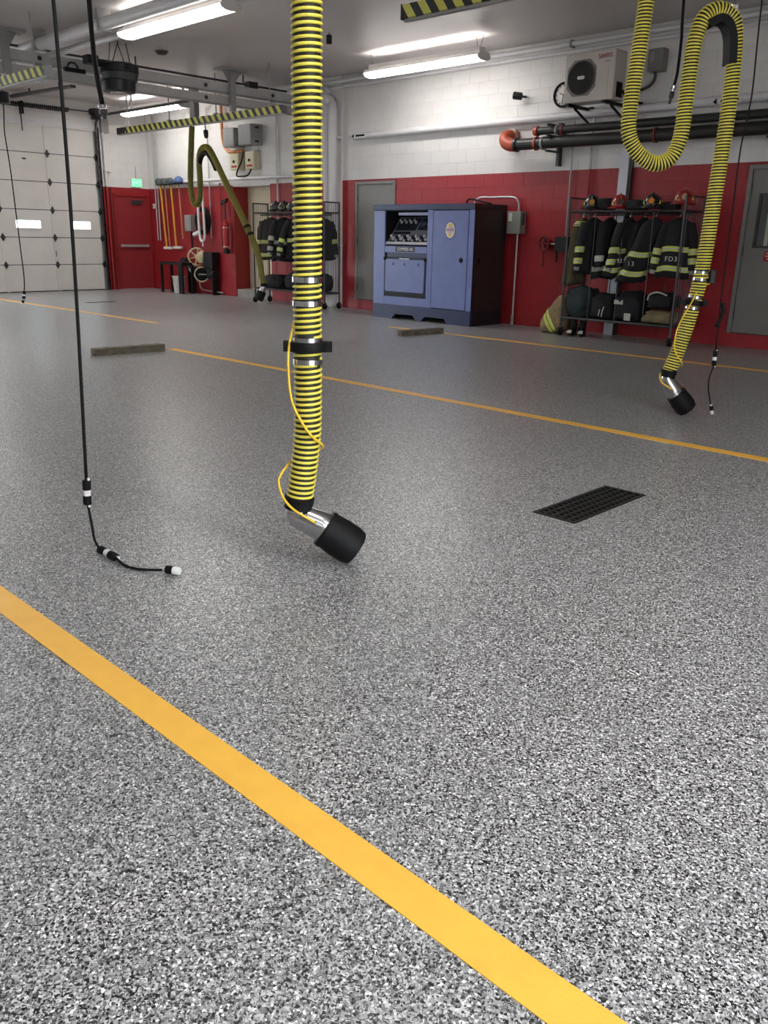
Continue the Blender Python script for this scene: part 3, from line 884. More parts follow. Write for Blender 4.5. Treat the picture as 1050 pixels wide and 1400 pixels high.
sm = thing('smoke_detector', 'small dark round detector on the ceiling above the black drum', 'detector', (-13.86, 8.68, ZC))
obj('detector_body', lathe(NB(), (-13.86, 8.68, ZC), (0, 0, -1), [(.10, 0), (.10, .02), (.07, .05), (.03, .055)], 20), mat('brown_detector', (84, 62, 58), .5), sm, smooth=SHARP)
obj('detector_rim', lathe(NB(), (-13.86, 8.68, ZC), (0, 0, -1), [(.115, 0), (.115, .008), (.1, .012)], 20), M_DKGREY, sm)

# small dark things on the ceiling beside the near hose
t = thing('ceiling_clip', 'small black clip hanging from the ceiling right of the near hose', 'clip', (-10.65, 9.58, ZC))
obj('clip_body', B(-10.68, -10.62, 9.55, 9.61, ZC - .15, ZC - .03), M_BLACK, t)
obj('clip_rod', B(-10.655, -10.645, 9.575, 9.585, ZC - .03, ZC), M_DKGREY, t)

# ------------------------------------------------------------------ white pipes at the ceiling, top left
t = thing('white_ceiling_pipe', 'upper white insulated pipe with a down-turned elbow, top left', 'pipe', (-13, 6.62, 4.1))
obj('pipe_run', tube(NB(), smooth_path([(-5.8, 6.62, 4.13), (-10, 6.62, 4.12), (-14.6, 6.62, 4.11), (-14.95, 6.62, 4.10), (-15.10, 6.62, 3.98), (-15.12, 6.62, 3.72)], .1), .085, 16), M_WPIPE, t, smooth=True)
for x in (-14.0, -12.0): obj('pipe_strap', B(x, x + .03, 6.52, 6.72, 4.02, ZC), M_GREY, t)
t = thing('white_ceiling_pipe', 'lower slimmer white pipe ending in a short drop, top left', 'pipe', (-13, 6.95, 4.0))
obj('pipe_run', tube(NB(), smooth_path([(-5.8, 6.98, 4.06), (-10, 6.96, 4.06), (-14.5, 6.95, 4.05), (-14.75, 6.95, 4.03), (-14.82, 6.95, 3.93), (-14.82, 6.95, 3.78)], .1), .05, 14), M_WPIPE, t, smooth=True)
obj('pipe_cap', cyl(NB(), (-14.82, 6.95, 3.70), (-14.82, 6.95, 3.79), .06, 14), M_WPIPE, t)

# ------------------------------------------------------------------ drop cords
def connector(root, a, b, big=.0165):
    """black-white-black plug and socket pair with pale strain reliefs"""
    a, b = Vector(a), Vector(b)
    d = (b - a); L = d.length; d.normalize()
    c1_ = NB(); lathe(c1_, a, d, [(big * .6, 0), (big, .004), (big, L * .38), (big * .9, L * .4)], 14)
    obj('plug_body', c1_, M_BLACK, root, smooth=SHARP)
    c2_ = NB(); lathe(c2_, a + d * L * .38, d, [(big * .92, 0), (big * .92, L * .24)], 14)
    obj('white_band', c2_, M_WHITE, root, smooth=SHARP)
    c3_ = NB(); lathe(c3_, a + d * L * .62, d, [(big * .9, 0), (big, .002), (big, L * .36), (big * .6, L * .38)], 14)
    obj('socket_body', c3_, M_BLACK, root, smooth=SHARP)
    for p, sg in ((a, -1), (b, 1)):
        k = NB(); box(k, -.009, .009, -.005, .005, -.006, .006, Matrix.Translation(p + d * sg * .004 + UH * .006))
        obj('strain_clip', k, M_WHITE, root)

def end_plug(root, a, b, r=.016):
    a, b = Vector(a), Vector(b); d = (b - a); L = d.length; d.normalize()
    obj('plug_body', lathe(NB(), a, d, [(r * .6, 0), (r, .004), (r, L * .55)], 14), M_BLACK, root, smooth=SHARP)
    obj('plug_face', lathe(NB(), a + d * L * .55, d, [(r * .95, 0), (r * .95, L * .4), (r * .8, L * .45)], 14), M_WHITE, root, smooth=SHARP)
    obj('strain_clip', lathe(NB(), a - d * .012, d, [(r * .5, 0), (r * .7, .014)], 10), M_WHITE, root)

t = thing('drop_cord', 'near black drop cord with two inline connectors trailing on the floor', 'cord', (-3.43, 1.66, 0), 'hanging drop cords')
top = [(-3.38, 1.70, ZC), (-3.40, 1.683, 3.0), (-3.403, 1.68, 2.2), (-3.405, 1.678, 1.71), (-3.415, 1.669, 1.16), (-3.437, 1.647, .355)]
obj('cord', tube(NB(), smooth_path(top, .1), .0075, 8), M_BLACK, t, smooth=True)
obj('cord', tube(NB(), smooth_path([(-3.44, 1.644, .24), (-3.437, 1.648, .19), (-3.432, 1.652, .12), (-3.428, 1.655, .07), (-3.408, 1.664, .035)], .03), .0062, 8), M_BLACK, t, smooth=True)
obj('cord', tube(NB(), smooth_path([(-3.292, 1.68, .02), (-3.24, 1.675, .012), (-3.183, 1.678, .008), (-3.115, 1.708, .007), (-3.05, 1.752, .012), (-3.025, 1.768, .016)], .02), .0062, 8), M_BLACK, t, smooth=True)
connector(t, (-3.437, 1.647, .355), (-3.441, 1.643, .24), .0185)
connector(t, (-3.408, 1.664, .032), (-3.292, 1.68, .02), .0185)
end_plug(t, (-3.025, 1.768, .019), (-2.965, 1.80, .018), .0185)

t = thing('drop_cord', 'thin black drop cord hanging beside the looped hose', 'cord', (-2.97, 7.02, 0), 'hanging drop cords')
obj('cord', tube(NB(), smooth_path([(-3.0, 6.99, ZC), (-3.0, 6.991, 3.1), (-2.985, 7.006, 2.47), (-3.006, 6.986, 2.11), (-3.003, 6.989, 1.58), (-2.999, 6.992, 1.0), (-2.994, 6.997, .78), (-2.991, 7.001, .545)], .1), .006, 8), M_BLACK, t, smooth=True)
obj('cord', tube(NB(), smooth_path([(-2.987, 7.004, .42), (-3.004, 6.987, .33), (-3.0, 6.99, .22), (-2.972, 7.02, .09)], .04), .006, 8), M_BLACK, t, smooth=True)
connector(t, (-2.991, 7.001, .545), (-2.988, 7.003, .42), .019)
end_plug(t, (-2.97, 7.021, .085), (-2.956, 7.034, .012), .017)
tw = NB(); tube(tw, smooth_path([(-2.99, 7.0, .93), (-2.975, 7.012, .88), (-2.985, 7.0, .80), (-3.01, 6.98, .74)], .03), .016, 8)
obj('cord_grip', tw, M_BLACK, t, smooth=True)

t = thing('drop_cord', 'far thin drop cord hanging before the garage door window at the left edge', 'cord', (-16.7, 7.1, 0), 'hanging drop cords')
obj('cord', tube(NB(), smooth_path([(-16.69, 7.118, ZC), (-16.70, 7.108, 3.46), (-16.72, 7.086, 3.1), (-16.70, 7.108, 2.48), (-16.688, 7.12, 1.58), (-16.683, 7.126, 1.06), (-16.677, 7.131, .52), (-16.695, 7.113, .28)], .15), .011, 8), M_BLACK, t, smooth=True)
connector(t, (-16.695, 7.113, .28), (-16.715, 7.094, .13), .03)
end_plug(t, (-16.72, 7.09, .11), (-16.75, 7.06, .02), .025)
rl_ = NB(); lathe(rl_, (-16.70, 7.11, 3.55), (0, 0, 1), [(.05, 0), (.12, .02), (.12, .2), (.05, .22)], 16)
obj('reel_housing', rl_, M_BLKMET, t, smooth=SHARP)

# air hoses that end overhead in a fitting
def air_drop(pts, r, label):
    t = thing('air_hose_drop', label, 'hose', pts[-1], 'overhead air hose drops')
    obj('hose_line', tube(NB(), smooth_path(pts, .1), r, 8), M_BLACK, t, smooth=True)
    p = Vector(pts[-1]); d = (p - Vector(pts[-2])).normalized()
    obj('steel_fitting', lathe(NB(), p - d * .01, d, [(r * 1.2, 0), (r * 1.7, .004), (r * 1.7, .03), (r * 1.1, .034), (r * 1.1, .055)], 10), M_STEEL, t, smooth=SHARP)
    obj('coupler', lathe(NB(), p + d * .04, d, [(r * 1.3, 0), (r * 1.6, .005), (r * 1.6, .05), (r * .9, .055), (r * .9, .10)], 10), M_DKGREY, t, smooth=SHARP)
air_drop([(-10.037, 5.384, ZC), (-10.037, 5.384, 3.52), (-10.025, 5.396, 3.14), (-9.997, 5.424, 2.80)], .030, 'thick black air hose dropping in front of the garage door corner')
air_drop([(-3.925, 7.575, ZC), (-3.925, 7.575, 3.35), (-3.913, 7.587, 3.08), (-3.914, 7.585, 2.80), (-3.927, 7.573, 2.69)], .013, 'thin dark air hose ending inside the yellow hose loop')

# ------------------------------------------------------------------ timbers on the floor
def timber(a, b, w, h, label):
    a, b = Vector(a), Vector(b); d = (b - a); L = d.length; ang = math.atan2(d.y, d.x)
    bm = NB()
    n = 14
    rings = []
    for k in range(n + 1):
        u = L * k / n; j = lambda: random.uniform(-.004, .004)
        rings.append([bm.verts.new(Vector((u, y + j(), z + (j() if z > .02 else 0)))) for y, z in ((0, 0), (0, h * .9), (.01, h), (w - .01, h), (w, h * .9), (w, 0))])
    skin(bm, rings)
    bmesh.ops.transform(bm, matrix=Matrix.Translation(a) @ Matrix.Rotation(ang, 4, 'Z'), verts=bm.verts)
    o = obj('timber_block', bm, M_WOOD, base=a)
    return tag(o, label, 'timber', 'timber wheel chocks')
timber((-9.34, 5.66, 0), (-9.42, 4.76, 0), -.10, .085, 'weathered square timber lying at the end of the middle yellow line')
timber((-8.56, 10.05, 0), (-8.67, 9.23, 0), -.10, .085, 'short weathered timber lying across the yellow line before the blue cabinet')

# ------------------------------------------------------------------ drains
t = thing('drain_grate', 'black cast iron drain grate set in the speckled floor', 'grate', (DX0, DY0, 0))
e = .004
fr_ = NB()
for q in ((DX0 + e, DX0 + .024, DY0 + e, DY1 - e), (DX1 - .024, DX1 - e, DY0 + e, DY1 - e), (DX0 + .024, DX1 - .024, DY0 + e, DY0 + .03), (DX0 + .024, DX1 - .024, DY1 - .03, DY1 - e)):
    box(fr_, q[0], q[1], q[2], q[3], -.03, .003)
obj('grate_frame', fr_, M_GRATE, t)
for k in range(1, 5):
    x = DX0 + .012 + (DX1 - DX0 - .024) * k / 5
    obj('long_bar', B(x - .008, x + .008, DY0 + .02, DY1 - .02, -.025, .002), M_GRATE, t)
for k in range(1, 16):
    y = DY0 + .017 + (DY1 - DY0 - .034) * k / 16
    obj('cross_bar', B(DX0 + .01, DX1 - .01, y - .008, y + .008, -.022, .0), M_GRATE, t)
t = thing('slot_drain', 'narrow dark slot drain in the floor near the red exit door', 'grate', (-16.7, 8.4, 0))
obj('slot_frame', B(-16.86, -16.72, 8.40, 9.06, 0, .004), M_DKGREY, t)
for k in range(8): obj('slot', B(-16.84, -16.74, 8.43 + k * .078, 8.43 + k * .078 + .05, .003, .006), M_DARKIN, t)

# ------------------------------------------------------------------ blue breathing-air cabinet
cx0, cx1, cy0, cy1 = -11.26, -8.98, 11.20, 12.04
t = thing('air_compressor_cabinet', 'large blue steel compressor cabinet standing against the red wall', 'cabinet', (-10.1, 11.6, 0))
pl = [(cx0, 0), (-10.78, 0), (-10.70, .085), (-10.27, .085), (-10.20, 0), (-10.07, 0), (-9.99, .085), (-9.55, .085), (-9.47, 0), (cx1, 0), (cx1, .24), (cx0, .24)]
obj('plinth_front', prism(NB(), [(x, cy0 - .008, z) for x, z in pl], (0, .06, 0)), M_NAVY, t)
pb = NB(); box(pb, cx0, cx0 + .05, cy0 + .05, cy1, 0, .24); box(pb, cx0 + .05, cx1 - .05, cy1 - .05, cy1, 0, .24); box(pb, cx0 + .05, cx1 - .05, cy0 + .052, cy1 - .05, .12, .235)
obj('plinth_frame', pb, M_NAVY, t)
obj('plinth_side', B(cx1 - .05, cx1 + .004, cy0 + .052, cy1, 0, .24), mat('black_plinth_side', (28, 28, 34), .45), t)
ct = NB(); box(ct, cx0 - .01, cx1 - .012, cy0 - .014, cy1, 1.838, 1.932)
obj('top_cap', ct, M_NAVY, t, bevel=.006)
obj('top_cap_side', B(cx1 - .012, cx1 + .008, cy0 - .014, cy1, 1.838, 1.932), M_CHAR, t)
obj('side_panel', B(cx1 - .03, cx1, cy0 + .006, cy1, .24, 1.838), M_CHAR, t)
obj('side_panel', B(cx0, cx0 + .03, cy0 + .03, cy1, .24, 1.838), M_BLUE, t)
obj('back_panel', B(cx0 + .03, cx1 - .03, cy1 - .03, cy1, .24, 1.838), M_NAVY, t)
obj('left_front_panel', B(cx0, -10.99, cy0, cy0 + .03, .242, 1.836), M_BLUE, t, bevel=.004)
obj('middle_front_panel', B(-9.985, -9.866, cy0, cy0 + .03, .242, 1.836), M_BLUE, t, bevel=.004)
obj('right_front_post', B(-9.092, cx1, cy0, cy0 + .03, .242, 1.836), M_BLUE, t, bevel=.004)
obj('lower_front_panel', B(-10.99, -9.985, cy0 + .002, cy0 + .03, .242, .385), M_BLUE, t)
dr = obj('service_door', B(-9.856, -9.102, cy0 - .004, cy0 + .025, .252, 1.826), M_BLUE, t, bevel=.004)
kn = NB(); lathe(kn, (-9.225, cy0 - .004, 1.05), (0, -1, 0), [(.04, 0), (.04, .006), (.03, .012), (.012, .013)], 18)
obj('door_knob', kn, M_BLACK, dr, smooth=SHARP)
kn = NB(); lathe(kn, (cx1, 11.36, 1.05), (1, 0, 0), [(.04, 0), (.04, .006), (.03, .012)], 18)
obj('side_latch', kn, M_BLACK, t, smooth=SHARP)
obj('door_shadow_gap', B(-9.866, -9.092, cy0 + .03, cy0 + .05, .242, 1.838), M_DARKIN, t)
# oval crest
def oval(cx, cz, rx, rz, y, d, n=32):
    return prism(NB(), [(cx + rx * math.cos(2 * PI * k / n), y, cz + rz * math.sin(2 * PI * k / n)) for k in range(n)], (0, d, 0))
ce = obj('crest', oval(-9.478, 1.52, .118, .148, cy0 - .007, .004), mat('crest_rim', (84, 92, 150), .4), dr, label='oval yellow and white crest')
for (rx, rz, c, d) in ((.100, .128, (206, 206, 220), .0085), (.082, .108, (226, 206, 120), .0095), (.052, .070, (196, 178, 196), .0105)):
    obj('crest_ring', oval(-9.478, 1.52, rx, rz, cy0 - d, .003), mat('crest_%d' % c[2], c, .45), t)
obj('crest_bar', B(-9.56, -9.396, cy0 - .0118, cy0 - .009, 1.505, 1.545), mat('crest_bar_mauve', (170, 140, 160), .5), t)
for dz in (-.085, .085):
    obj('crest_star', prism(NB(), [(-9.478 + (.026 if k % 2 == 0 else .011) * math.sin(k * PI / 5), cy0 - .0115, 1.52 + dz + (.026 if k % 2 == 0 else .011) * math.cos(k * PI / 5)) for k in range(10)], (0, .002, 0)), mat('crest_gold', (226, 190, 60), .4), t)
M_VALVE = mat('pale_valve_metal', (206, 206, 212), .3, metal=.2, var=.05)
# control bay
cbm = NB()
box(cbm, -10.99, -9.985, cy0 + .48, cy0 + .50, 1.24, 1.836); box(cbm, -10.995, -10.985, cy0 + .03, cy0 + .48, 1.24, 1.836)
box(cbm, -9.99, -9.98, cy0 + .03, cy0 + .48, 1.24, 1.836); box(cbm, -10.99, -9.985, cy0 + .03, cy0 + .48, 1.825, 1.836)
obj('control_bay', cbm, M_DARKIN, t)
obj('bay_light_bar', B(-10.72, -10.0, cy0 + .06, cy0 + .12, 1.755, 1.80), mat('pale_blue_bar', (150, 158, 190), .4), t)
pA, pB = Vector((0, cy0 + .03, 1.275)), Vector((0, cy0 + .40, 1.735))
sl_ = (pB - pA).normalized(); pn = Vector((0, -sl_.z, sl_.y))
def onp(x, u, h=0): return Vector((x, 0, 0)) + pA + (pB - pA) * u + pn * h
def slab(x0, x1, u0, u1, h0, h1):
    bm = NB()
    a = [onp(x0, u0, h0), onp(x1, u0, h0), onp(x1, u1, h0), onp(x0, u1, h0)]
    prism(bm, a, pn * (h1 - h0)); return bm
panel = obj('control_panel', slab(-10.98, -9.99, 0, 1, -.02, 0), mat('panel_grey', (112, 116, 124), .4), t)
pdark = mat('panel_dark', (32, 34, 46), .35)
for q in ((-10.95, -10.46, .50, .95), (-10.42, -10.0, .52, .95), (-10.95, -10.0, .10, .32), (-10.95, -10.55, .36, .46)):
    obj('panel_inset', slab(q[0], q[1], q[2], q[3], 0, .004), pdark, panel)
obj('panel_lip', slab(-10.98, -9.99, -.01, .07, 0, .02), M_VALVE, panel)
for k in range(4):
    x = -10.88 + k * .115
    g = NB(); lathe(g, onp(x, .80, .004), pn, [(.028, 0), (.030, .012), (.012, .016), (.010, .05), (.02, .055), (.018, .07)], 14)
    obj('valve', g, M_VALVE, panel, smooth=SHARP)
for k in range(5):
    x = -10.87 + k * .195
    g = NB(); lathe(g, onp(x, .20, .004), pn, [(.040, 0), (.042, .02), (.014, .026), (.014, .06), (.026, .065), (.024, .085)], 16)
    obj('regulator', g, M_VALVE, panel, smooth=SHARP)
    g = NB(); lathe(g, onp(x + .085, .13, .004), pn, [(.02, 0), (.02, .02)], 12)
    obj('small_port', g, M_VALVE, panel)
for x, c in ((-10.33, (70, 84, 110)), (-10.20, (120, 112, 130)), (-10.08, (70, 84, 110))):
    g = NB(); lathe(g, onp(x, .74, .004), pn, [(.05, 0), (.05, .012), (.044, .013)], 20)
    obj('gauge', g, mat('gauge_%d' % c[0], c, .3), panel, smooth=SHARP)
obj('warning_strip', slab(-10.18, -10.06, .44, .49, 0, .006), M_ORANGE, panel)
nb = obj('name_bar', B(-10.985, -9.99, cy0 + .004, cy0 + .03, 1.14, 1.245), M_BLUE, t)
obj('name_plate', B(-10.72, -10.27, cy0 - .001, cy0 + .006, 1.155, 1.235), mat('plate_black', (22, 22, 30), .4), nb)
text('name_lettering', 'COMPRESS AIR', .066, on_back(-10.495, cy0 - .0022, 1.195), M_WHITE, nb, .001, .85)
# containment drawer
obj('slot', B(-10.985, -9.99, cy0 + .012, cy0 + .03, 1.06, 1.14), M_NAVY, t)
obj('slot_grip', B(-10.97, -10.95, cy0 - .004, cy0 + .03, 1.06, 1.13), M_BLACK, t)
def rrect(x0, x1, z0, z1, r, n=6):
    out = []
    for cx, cz, a0 in ((x1 - r, z1 - r, 0), (x0 + r, z1 - r, PI / 2), (x0 + r, z0 + r, PI), (x1 - r, z0 + r, 1.5 * PI)):
        for k in range(n + 1): out.append((cx + r * math.cos(a0 + k * PI / 2 / n), cz + r * math.sin(a0 + k * PI / 2 / n)))
    return out
dw = obj('fill_station_door', prism(NB(), [(x, cy0 + .004, z) for x, z in rrect(-10.985, -9.992, .39, 1.055, .05)], (0, .026, 0)), mat('navy_seal', (30, 34, 58), .5), t)
obj('door_face', prism(NB(), [(x, cy0 - .012, z) for x, z in rrect(-10.955, -10.022, .475, 1.025, .035)], (0, .02, 0)), M_BLUE, dw, bevel=.004)
obj('bottom_slot', B(-10.955, -10.022, cy0 - .004, cy0 + .006, .402, .455), M_DARKIN, dw)
obj('handle_strip', B(-10.60, -10.36, cy0 - .03, cy0 - .012, 1.03, 1.045), M_GALV, dw)
for x in (-10.76, -10.49, -10.16):
    obj('latch_mark', B(x - .012, x + .012, cy0 - .016, cy0 - .011, .92, .97), M_NAVY, dw)
for x in (-10.97, -10.01):
    obj('corner_latch', prism(NB(), [(x - .03, cy0 - .02, 1.06), (x + .03, cy0 - .02, 1.06), (x + .015, cy0 - .02, 1.0), (x - .015, cy0 - .02, 1.0)], (0, .02, 0)), M_BLACK, dw)
obj('coiled_lead', tube(NB(), smooth_path([(-9.62, 11.75, 1.94), (-9.5, 11.68, 2.02), (-9.3, 11.72, 1.985), (-9.12, 11.8, 1.945)], .05), .014, 8), M_BLACK, t, smooth=True)

# conduit and disconnect box right of the cabinet
t = thing('disconnect_box', 'grey electrical disconnect box with conduit loop beside the blue cabinet', 'electrical box', (-8.80, 12.1, 0))
obj('box_body', B(-8.93, -8.66, 11.99, YB, 1.48, 1.835), mat('grey_box_paint', (132, 136, 130), .45, var=.05), t, bevel=.008)
obj('box_label', B(-8.90, -8.83, 11.985, 11.992, 1.68, 1.81), M_WHITE, t)
obj('box_lever', B(-8.655, -8.63, 12.02, 12.06, 1.62, 1.80), M_DKGREY, t)
yy = 12.09
obj('upper_conduit', tube(NB(), smooth_path([(-9.66, yy - .08, 1.90), (-9.65, yy - .08, 1.98), (-9.56, yy - .06, 2.055), (-9.35, yy, 2.06), (-8.95, yy, 2.06), (-8.82, yy, 2.02), (-8.78, yy, 1.94), (-8.78, yy, 1.83)], .03), .017, 10), M_GALV, t, smooth=True)
obj('lower_conduit', cyl(NB(), (-8.77, yy, 1.49), (-8.77, yy, .0), .016, 10), M_GALV, t, smooth=SHARP)
obj('conduit_foot', cyl(NB(), (-8.77, yy, 0), (-8.77, yy, .17), .028, 10), M_GREY, t)

# red valve unit on the wall
t = thing('wall_valve', 'dark red valve with black box on the wall left of the gear rack', 'valve', (-8.05, 12.1, 1.3))
v = NB(); tube(v, [(-8.17 + .09 * math.cos(a * PI / 8), 12.0, 1.34 + .11 * math.sin(a * PI / 8)) for a in range(16)], .022, 8, closed=True); box(v, -8.25, -8.09, 11.99, 12.01, 1.325, 1.355); box(v, -8.185, -8.155, 11.99, 12.01, 1.24, 1.44)
obj('hand_wheel', v, mat('dark_red_iron', (110, 24, 30), .45), t, smooth=SHARP)
obj('valve_body', lathe(NB(), (-8.17, 12.01, 1.34), (0, 1, 0), [(.03, 0), (.05, .03), (.07, .06), (.07, .14)], 14), mat('dark_red_iron', (110, 24, 30), .45), t, smooth=SHARP)
obj('stem', cyl(NB(), (-8.1, 12.03, 1.335), (-7.95, 12.03, 1.335), .014, 8), M_GALV, t)
obj('switch_box', B(-7.96, -7.74, 11.98, YB, 1.22, 1.45), M_BLKMET, t, bevel=.008)
obj('drain_tail', cyl(NB(), (-8.23, 12.1, 1.24), (-8.23, 12.1, .98), .01, 8), M_BLKMET, t)
obj('drain_tail', cyl(NB(), (-7.98, 12.1, 1.22), (-7.98, 12.1, 1.06), .014, 8), M_BLKMET, t)

# ------------------------------------------------------------------ rolling gear racks and turnout gear
def gear_rack(x0, x1, y0, y1, ztop, zshelf, zlow, label, ndiv):
    t = thing('gear_rack', label, 'rack', ((x0 + x1) / 2, (y0 + y1) / 2, 0), 'rolling turnout gear racks')
    r = .017
    for x in (x0, x1):
        for y in (y0, y1):
            obj('post', cyl(NB(), (x, y, .11), (x, y, ztop), r, 10), M_DKGREY, t, smooth=SHARP)
            c = NB(); cyl(c, (x - .014, y, .06), (x + .014, y, .06), .06, 16)
            cs = obj('caster', c, M_BLACK, t, smooth=SHARP)
            f = NB(); box(f, x - .03, x - .02, y - .02, y + .02, .05, .13); box(f, x + .02, x + .03, y - .02, y + .02, .05, .13); box(f, x - .03, x + .03, y - .025, y + .025, .115, .13)
            obj('caster_fork', f, M_DKGREY, cs)
    for z, q in ((zshelf, .015), (zlow, .018)):
        for y in (y0, y1): obj('long_rail', cyl(NB(), (x0, y, z), (x1, y, z), q, 8), M_DKGREY, t, smooth=SHARP)
        for x in (x0, x1): obj('end_rail', cyl(NB(), (x, y0, z), (x, y1, z), q, 8), M_DKGREY, t, smooth=SHARP)
        n = 7
        for k in range(1, n):
            y = y0 + (y1 - y0) * k / n
            obj('shelf_wire', cyl(NB(), (x0, y, z - .005), (x1, y, z - .005), .006, 6), M_DKGREY, t)
    obj('end_rail', cyl(NB(), (x0, y0, ztop - .01), (x0, y1, ztop - .01), .012, 8), M_DKGREY, t)
    obj('end_rail', cyl(NB(), (x1, y0, ztop - .01), (x1, y1, ztop - .01), .012, 8), M_DKGREY, t)
    for x in (x0, x1):
        for k in range(1, 8):
            y = y0 + (y1 - y0) * k / 8
            obj('end_wire', cyl(NB(), (x, y, zlow), (x, y, ztop - .01), .005, 6), M_DKGREY, t)
    for k in range(1, ndiv):
        x = x0 + (x1 - x0) * k / ndiv
        obj('divider_wire', cyl(NB(), (x, y0, zlow), (x, y0, zshelf), .007, 6), M_DKGREY, t)
        obj('divider_wire', cyl(NB(), (x, y1, zlow), (x, y1, zshelf), .007, 6), M_DKGREY, t)
    obj('hanging_bar', cyl(NB(), (x0, (y0 + y1) / 2, zshelf - .04), (x1, (y0 + y1) / 2, zshelf - .04), .012, 8), M_DKGREY, t)
    return t

def coat(loc, rz, label, m=None, L=.82, wide=1.0, shear=(0, 0), spread=.30, bands=(.44, .70), sbands=(.42, .62), seed=1, txt=None, silver_only=False, sleeves=True, thick=1.0):
    m = m or M_COAT
    t = thing('turnout_coat', label, 'coat', loc, 'hanging turnout gear')
    t.rotation_euler = (0, 0, rz)
    cr, sr = math.cos(-rz), math.sin(-rz)
    sx, sy = shear[0] * cr - shear[1] * sr, shear[0] * sr + shear[1] * cr
    def sh(p): return Vector((p[0] - sx * p[2] , p[1] - sy * p[2], p[2]))
    rnd = random.Random(seed)
    ph = [rnd.uniform(0, 6.3) for _ in range(3)]
    prof = [(0, .06, .05), (.02, .13, .08), (.06, .30, .12), (.11, .40, .16), (.20, .43, .19), (.40, .43, .21), (.60, .46, .22), (.75, .49, .23), (.92, .52, .25), (1.0, .53, .25), (1.0, .44, .18)]
    def sect(u):
        for (a, w0, d0), (b, w1, d1) in zip(prof, prof[1:]):
            if a <= u <= b and b > a:
                k = (u - a) / (b - a); return (w0 + (w1 - w0) * k) * wide, (d0 + (d1 - d0) * k) * thick
        return prof[-2][1] * wide, prof[-2][2] * thick
    n = 36
    def ringpts(u, grow=0.0, wd=None):
        w, d = wd or sect(u)
        out = []
        for k in range(n):
            a = 2 * PI * k / n
            c, s_ = math.cos(a), math.sin(a)
            f = 1 + .07 * u * math.sin(5 * a + ph[0] + 2 * u) + .05 * u * math.sin(8 * a + ph[1])
            x = (w / 2 * f + grow) * math.copysign(abs(c) ** .75, c); y = (d / 2 * f + grow) * math.copysign(abs(s_) ** .75, s_)
            z = -u * L + .015 * u * math.sin(3 * a + ph[2])
            out.append(sh((x, y, z)))
        return out
    bm = NB()
    us = [0, .02, .06, .11, .2, .3, .4, .5, .6, .7, .8, .9, 1.0]
    rs = [[bm.verts.new(p) for p in ringpts(u)] for u in us] + [[bm.verts.new(p + Vector((0, 0, .03))) for p in ringpts(1.0, wd=(.42 * wide, .18 * thick))]]
    skin(bm, rs)
    body = obj('coat_body', bm, m, t, smooth=True, local=True)
    def band(parent, mk, z0, z1, name, mm):
        bm = NB()
        qs = [mk(z0, -.003), mk(z0, .006), mk(z1, .006), mk(z1, -.003)]
        skin(bm, [[bm.verts.new(p) for p in q] for q in qs], cap=False)
        return obj(name, bm, mm, parent, local=True)
    for bz in bands:
        u0, u1 = (bz - .035) / L, (bz + .035) / L
        o = band(body, lambda u, g: ringpts(u, g), u0, u1, 'trim_band', M_SILV if silver_only else M_REFL)
        if not silver_only: band(body, lambda u, g: ringpts(u, g + .002), u0 + .025 / L, u1 - .025 / L, 'silver_strip', M_SILV)
    if sleeves:
        for s_ in (-1, 1):
            sp = spread if s_ < 0 else spread * .85
            pts = smooth_path([(s_ * .17 * wide, 0, -.09), (s_ * (.20 * wide + sp * .18), -.01, -.26), (s_ * (.20 * wide + sp * .32), -.03, -.46), (s_ * (.20 * wide + sp * .45), -.05, -.70)], .035)
            fr = transport(pts); N = len(pts) - 1
            rad = lambda k: (.085 - .022 * k / N) * (1 + .04 * math.sin(k * 1.7 + ph[1]))
            bm = NB()
            skin(bm, [ring(bm, sh(p), f[1], f[2], rad(k), rad(k) * .82, 16) for k, (p, f) in enumerate(zip(pts, fr))])
            slv = obj('sleeve', bm, m, t, smooth=True, local=True)
            for sb in sbands:
                k0 = min(N - 2, max(1, int(N * (sb / .74))))
                for (w0, w1, g, mm, nm) in ((0, 2, .006, M_REFL if not silver_only else M_SILV, 'trim_band'), (.7, 1.3, .0085, M_SILV, 'silver_strip')):
                    bm = NB(); rr = []
                    for kk in (w0, w1):
                        i = min(N, int(k0 + kk)); w = (k0 + kk) - i; j = min(N, i + 1)
                        p = pts[i].lerp(pts[j], w)
                        rr.append(ring(bm, sh(p), fr[i][1], fr[i][2], rad(k0 + kk) + g, rad(k0 + kk) * .82 + g, 16))
                    skin(bm, rr, cap=False)
                    obj(nm, bm, mm, slv, local=True)
            cf = NB(); p, q = pts[-1], pts[-1] + (pts[-1] - pts[-2]).normalized() * .05
            tube(cf, [sh(p), sh(q)], [.042, .036], 12)
            obj('cuff', cf, mat('grey_wristlet', (150, 148, 142), .8), slv, local=True)
    hk = NB(); tube(hk, smooth_path([(0, 0, -.02), (0, 0, .03), (.02, 0, .055), (0, 0, .075), (-.018, 0, .06)], .01), .005, 6)
    obj('hanger_hook', hk, M_GALV, t, local=True)
    if txt:
        body_t, size, xx, zz, yoff = txt
        cu = Matrix.Translation(sh((xx, yoff, zz))) @ Matrix.Rotation(PI / 2, 4, 'X')
        cu_ = bpy.data.curves.new('lettering', 'FONT'); cu_.body = body_t; cu_.size = size; cu_.extrude = .003; cu_.align_x = 'CENTER'; cu_.align_y = 'CENTER'
        cu_.space_character = 1.2
        tt = bpy.data.objects.new('lettering', cu_); COL.objects.link(tt)
        me = bpy.data.meshes.new_from_object(tt.evaluated_get(bpy.context.evaluated_depsgraph_get()))
        bpy.data.objects.remove(tt, do_unlink=True)
        me.transform(cu); me.materials.clear(); me.materials.append(M_LETTER)
        o = bpy.data.objects.new('lettering', me); COL.objects.link(o); o.parent = body
    return t

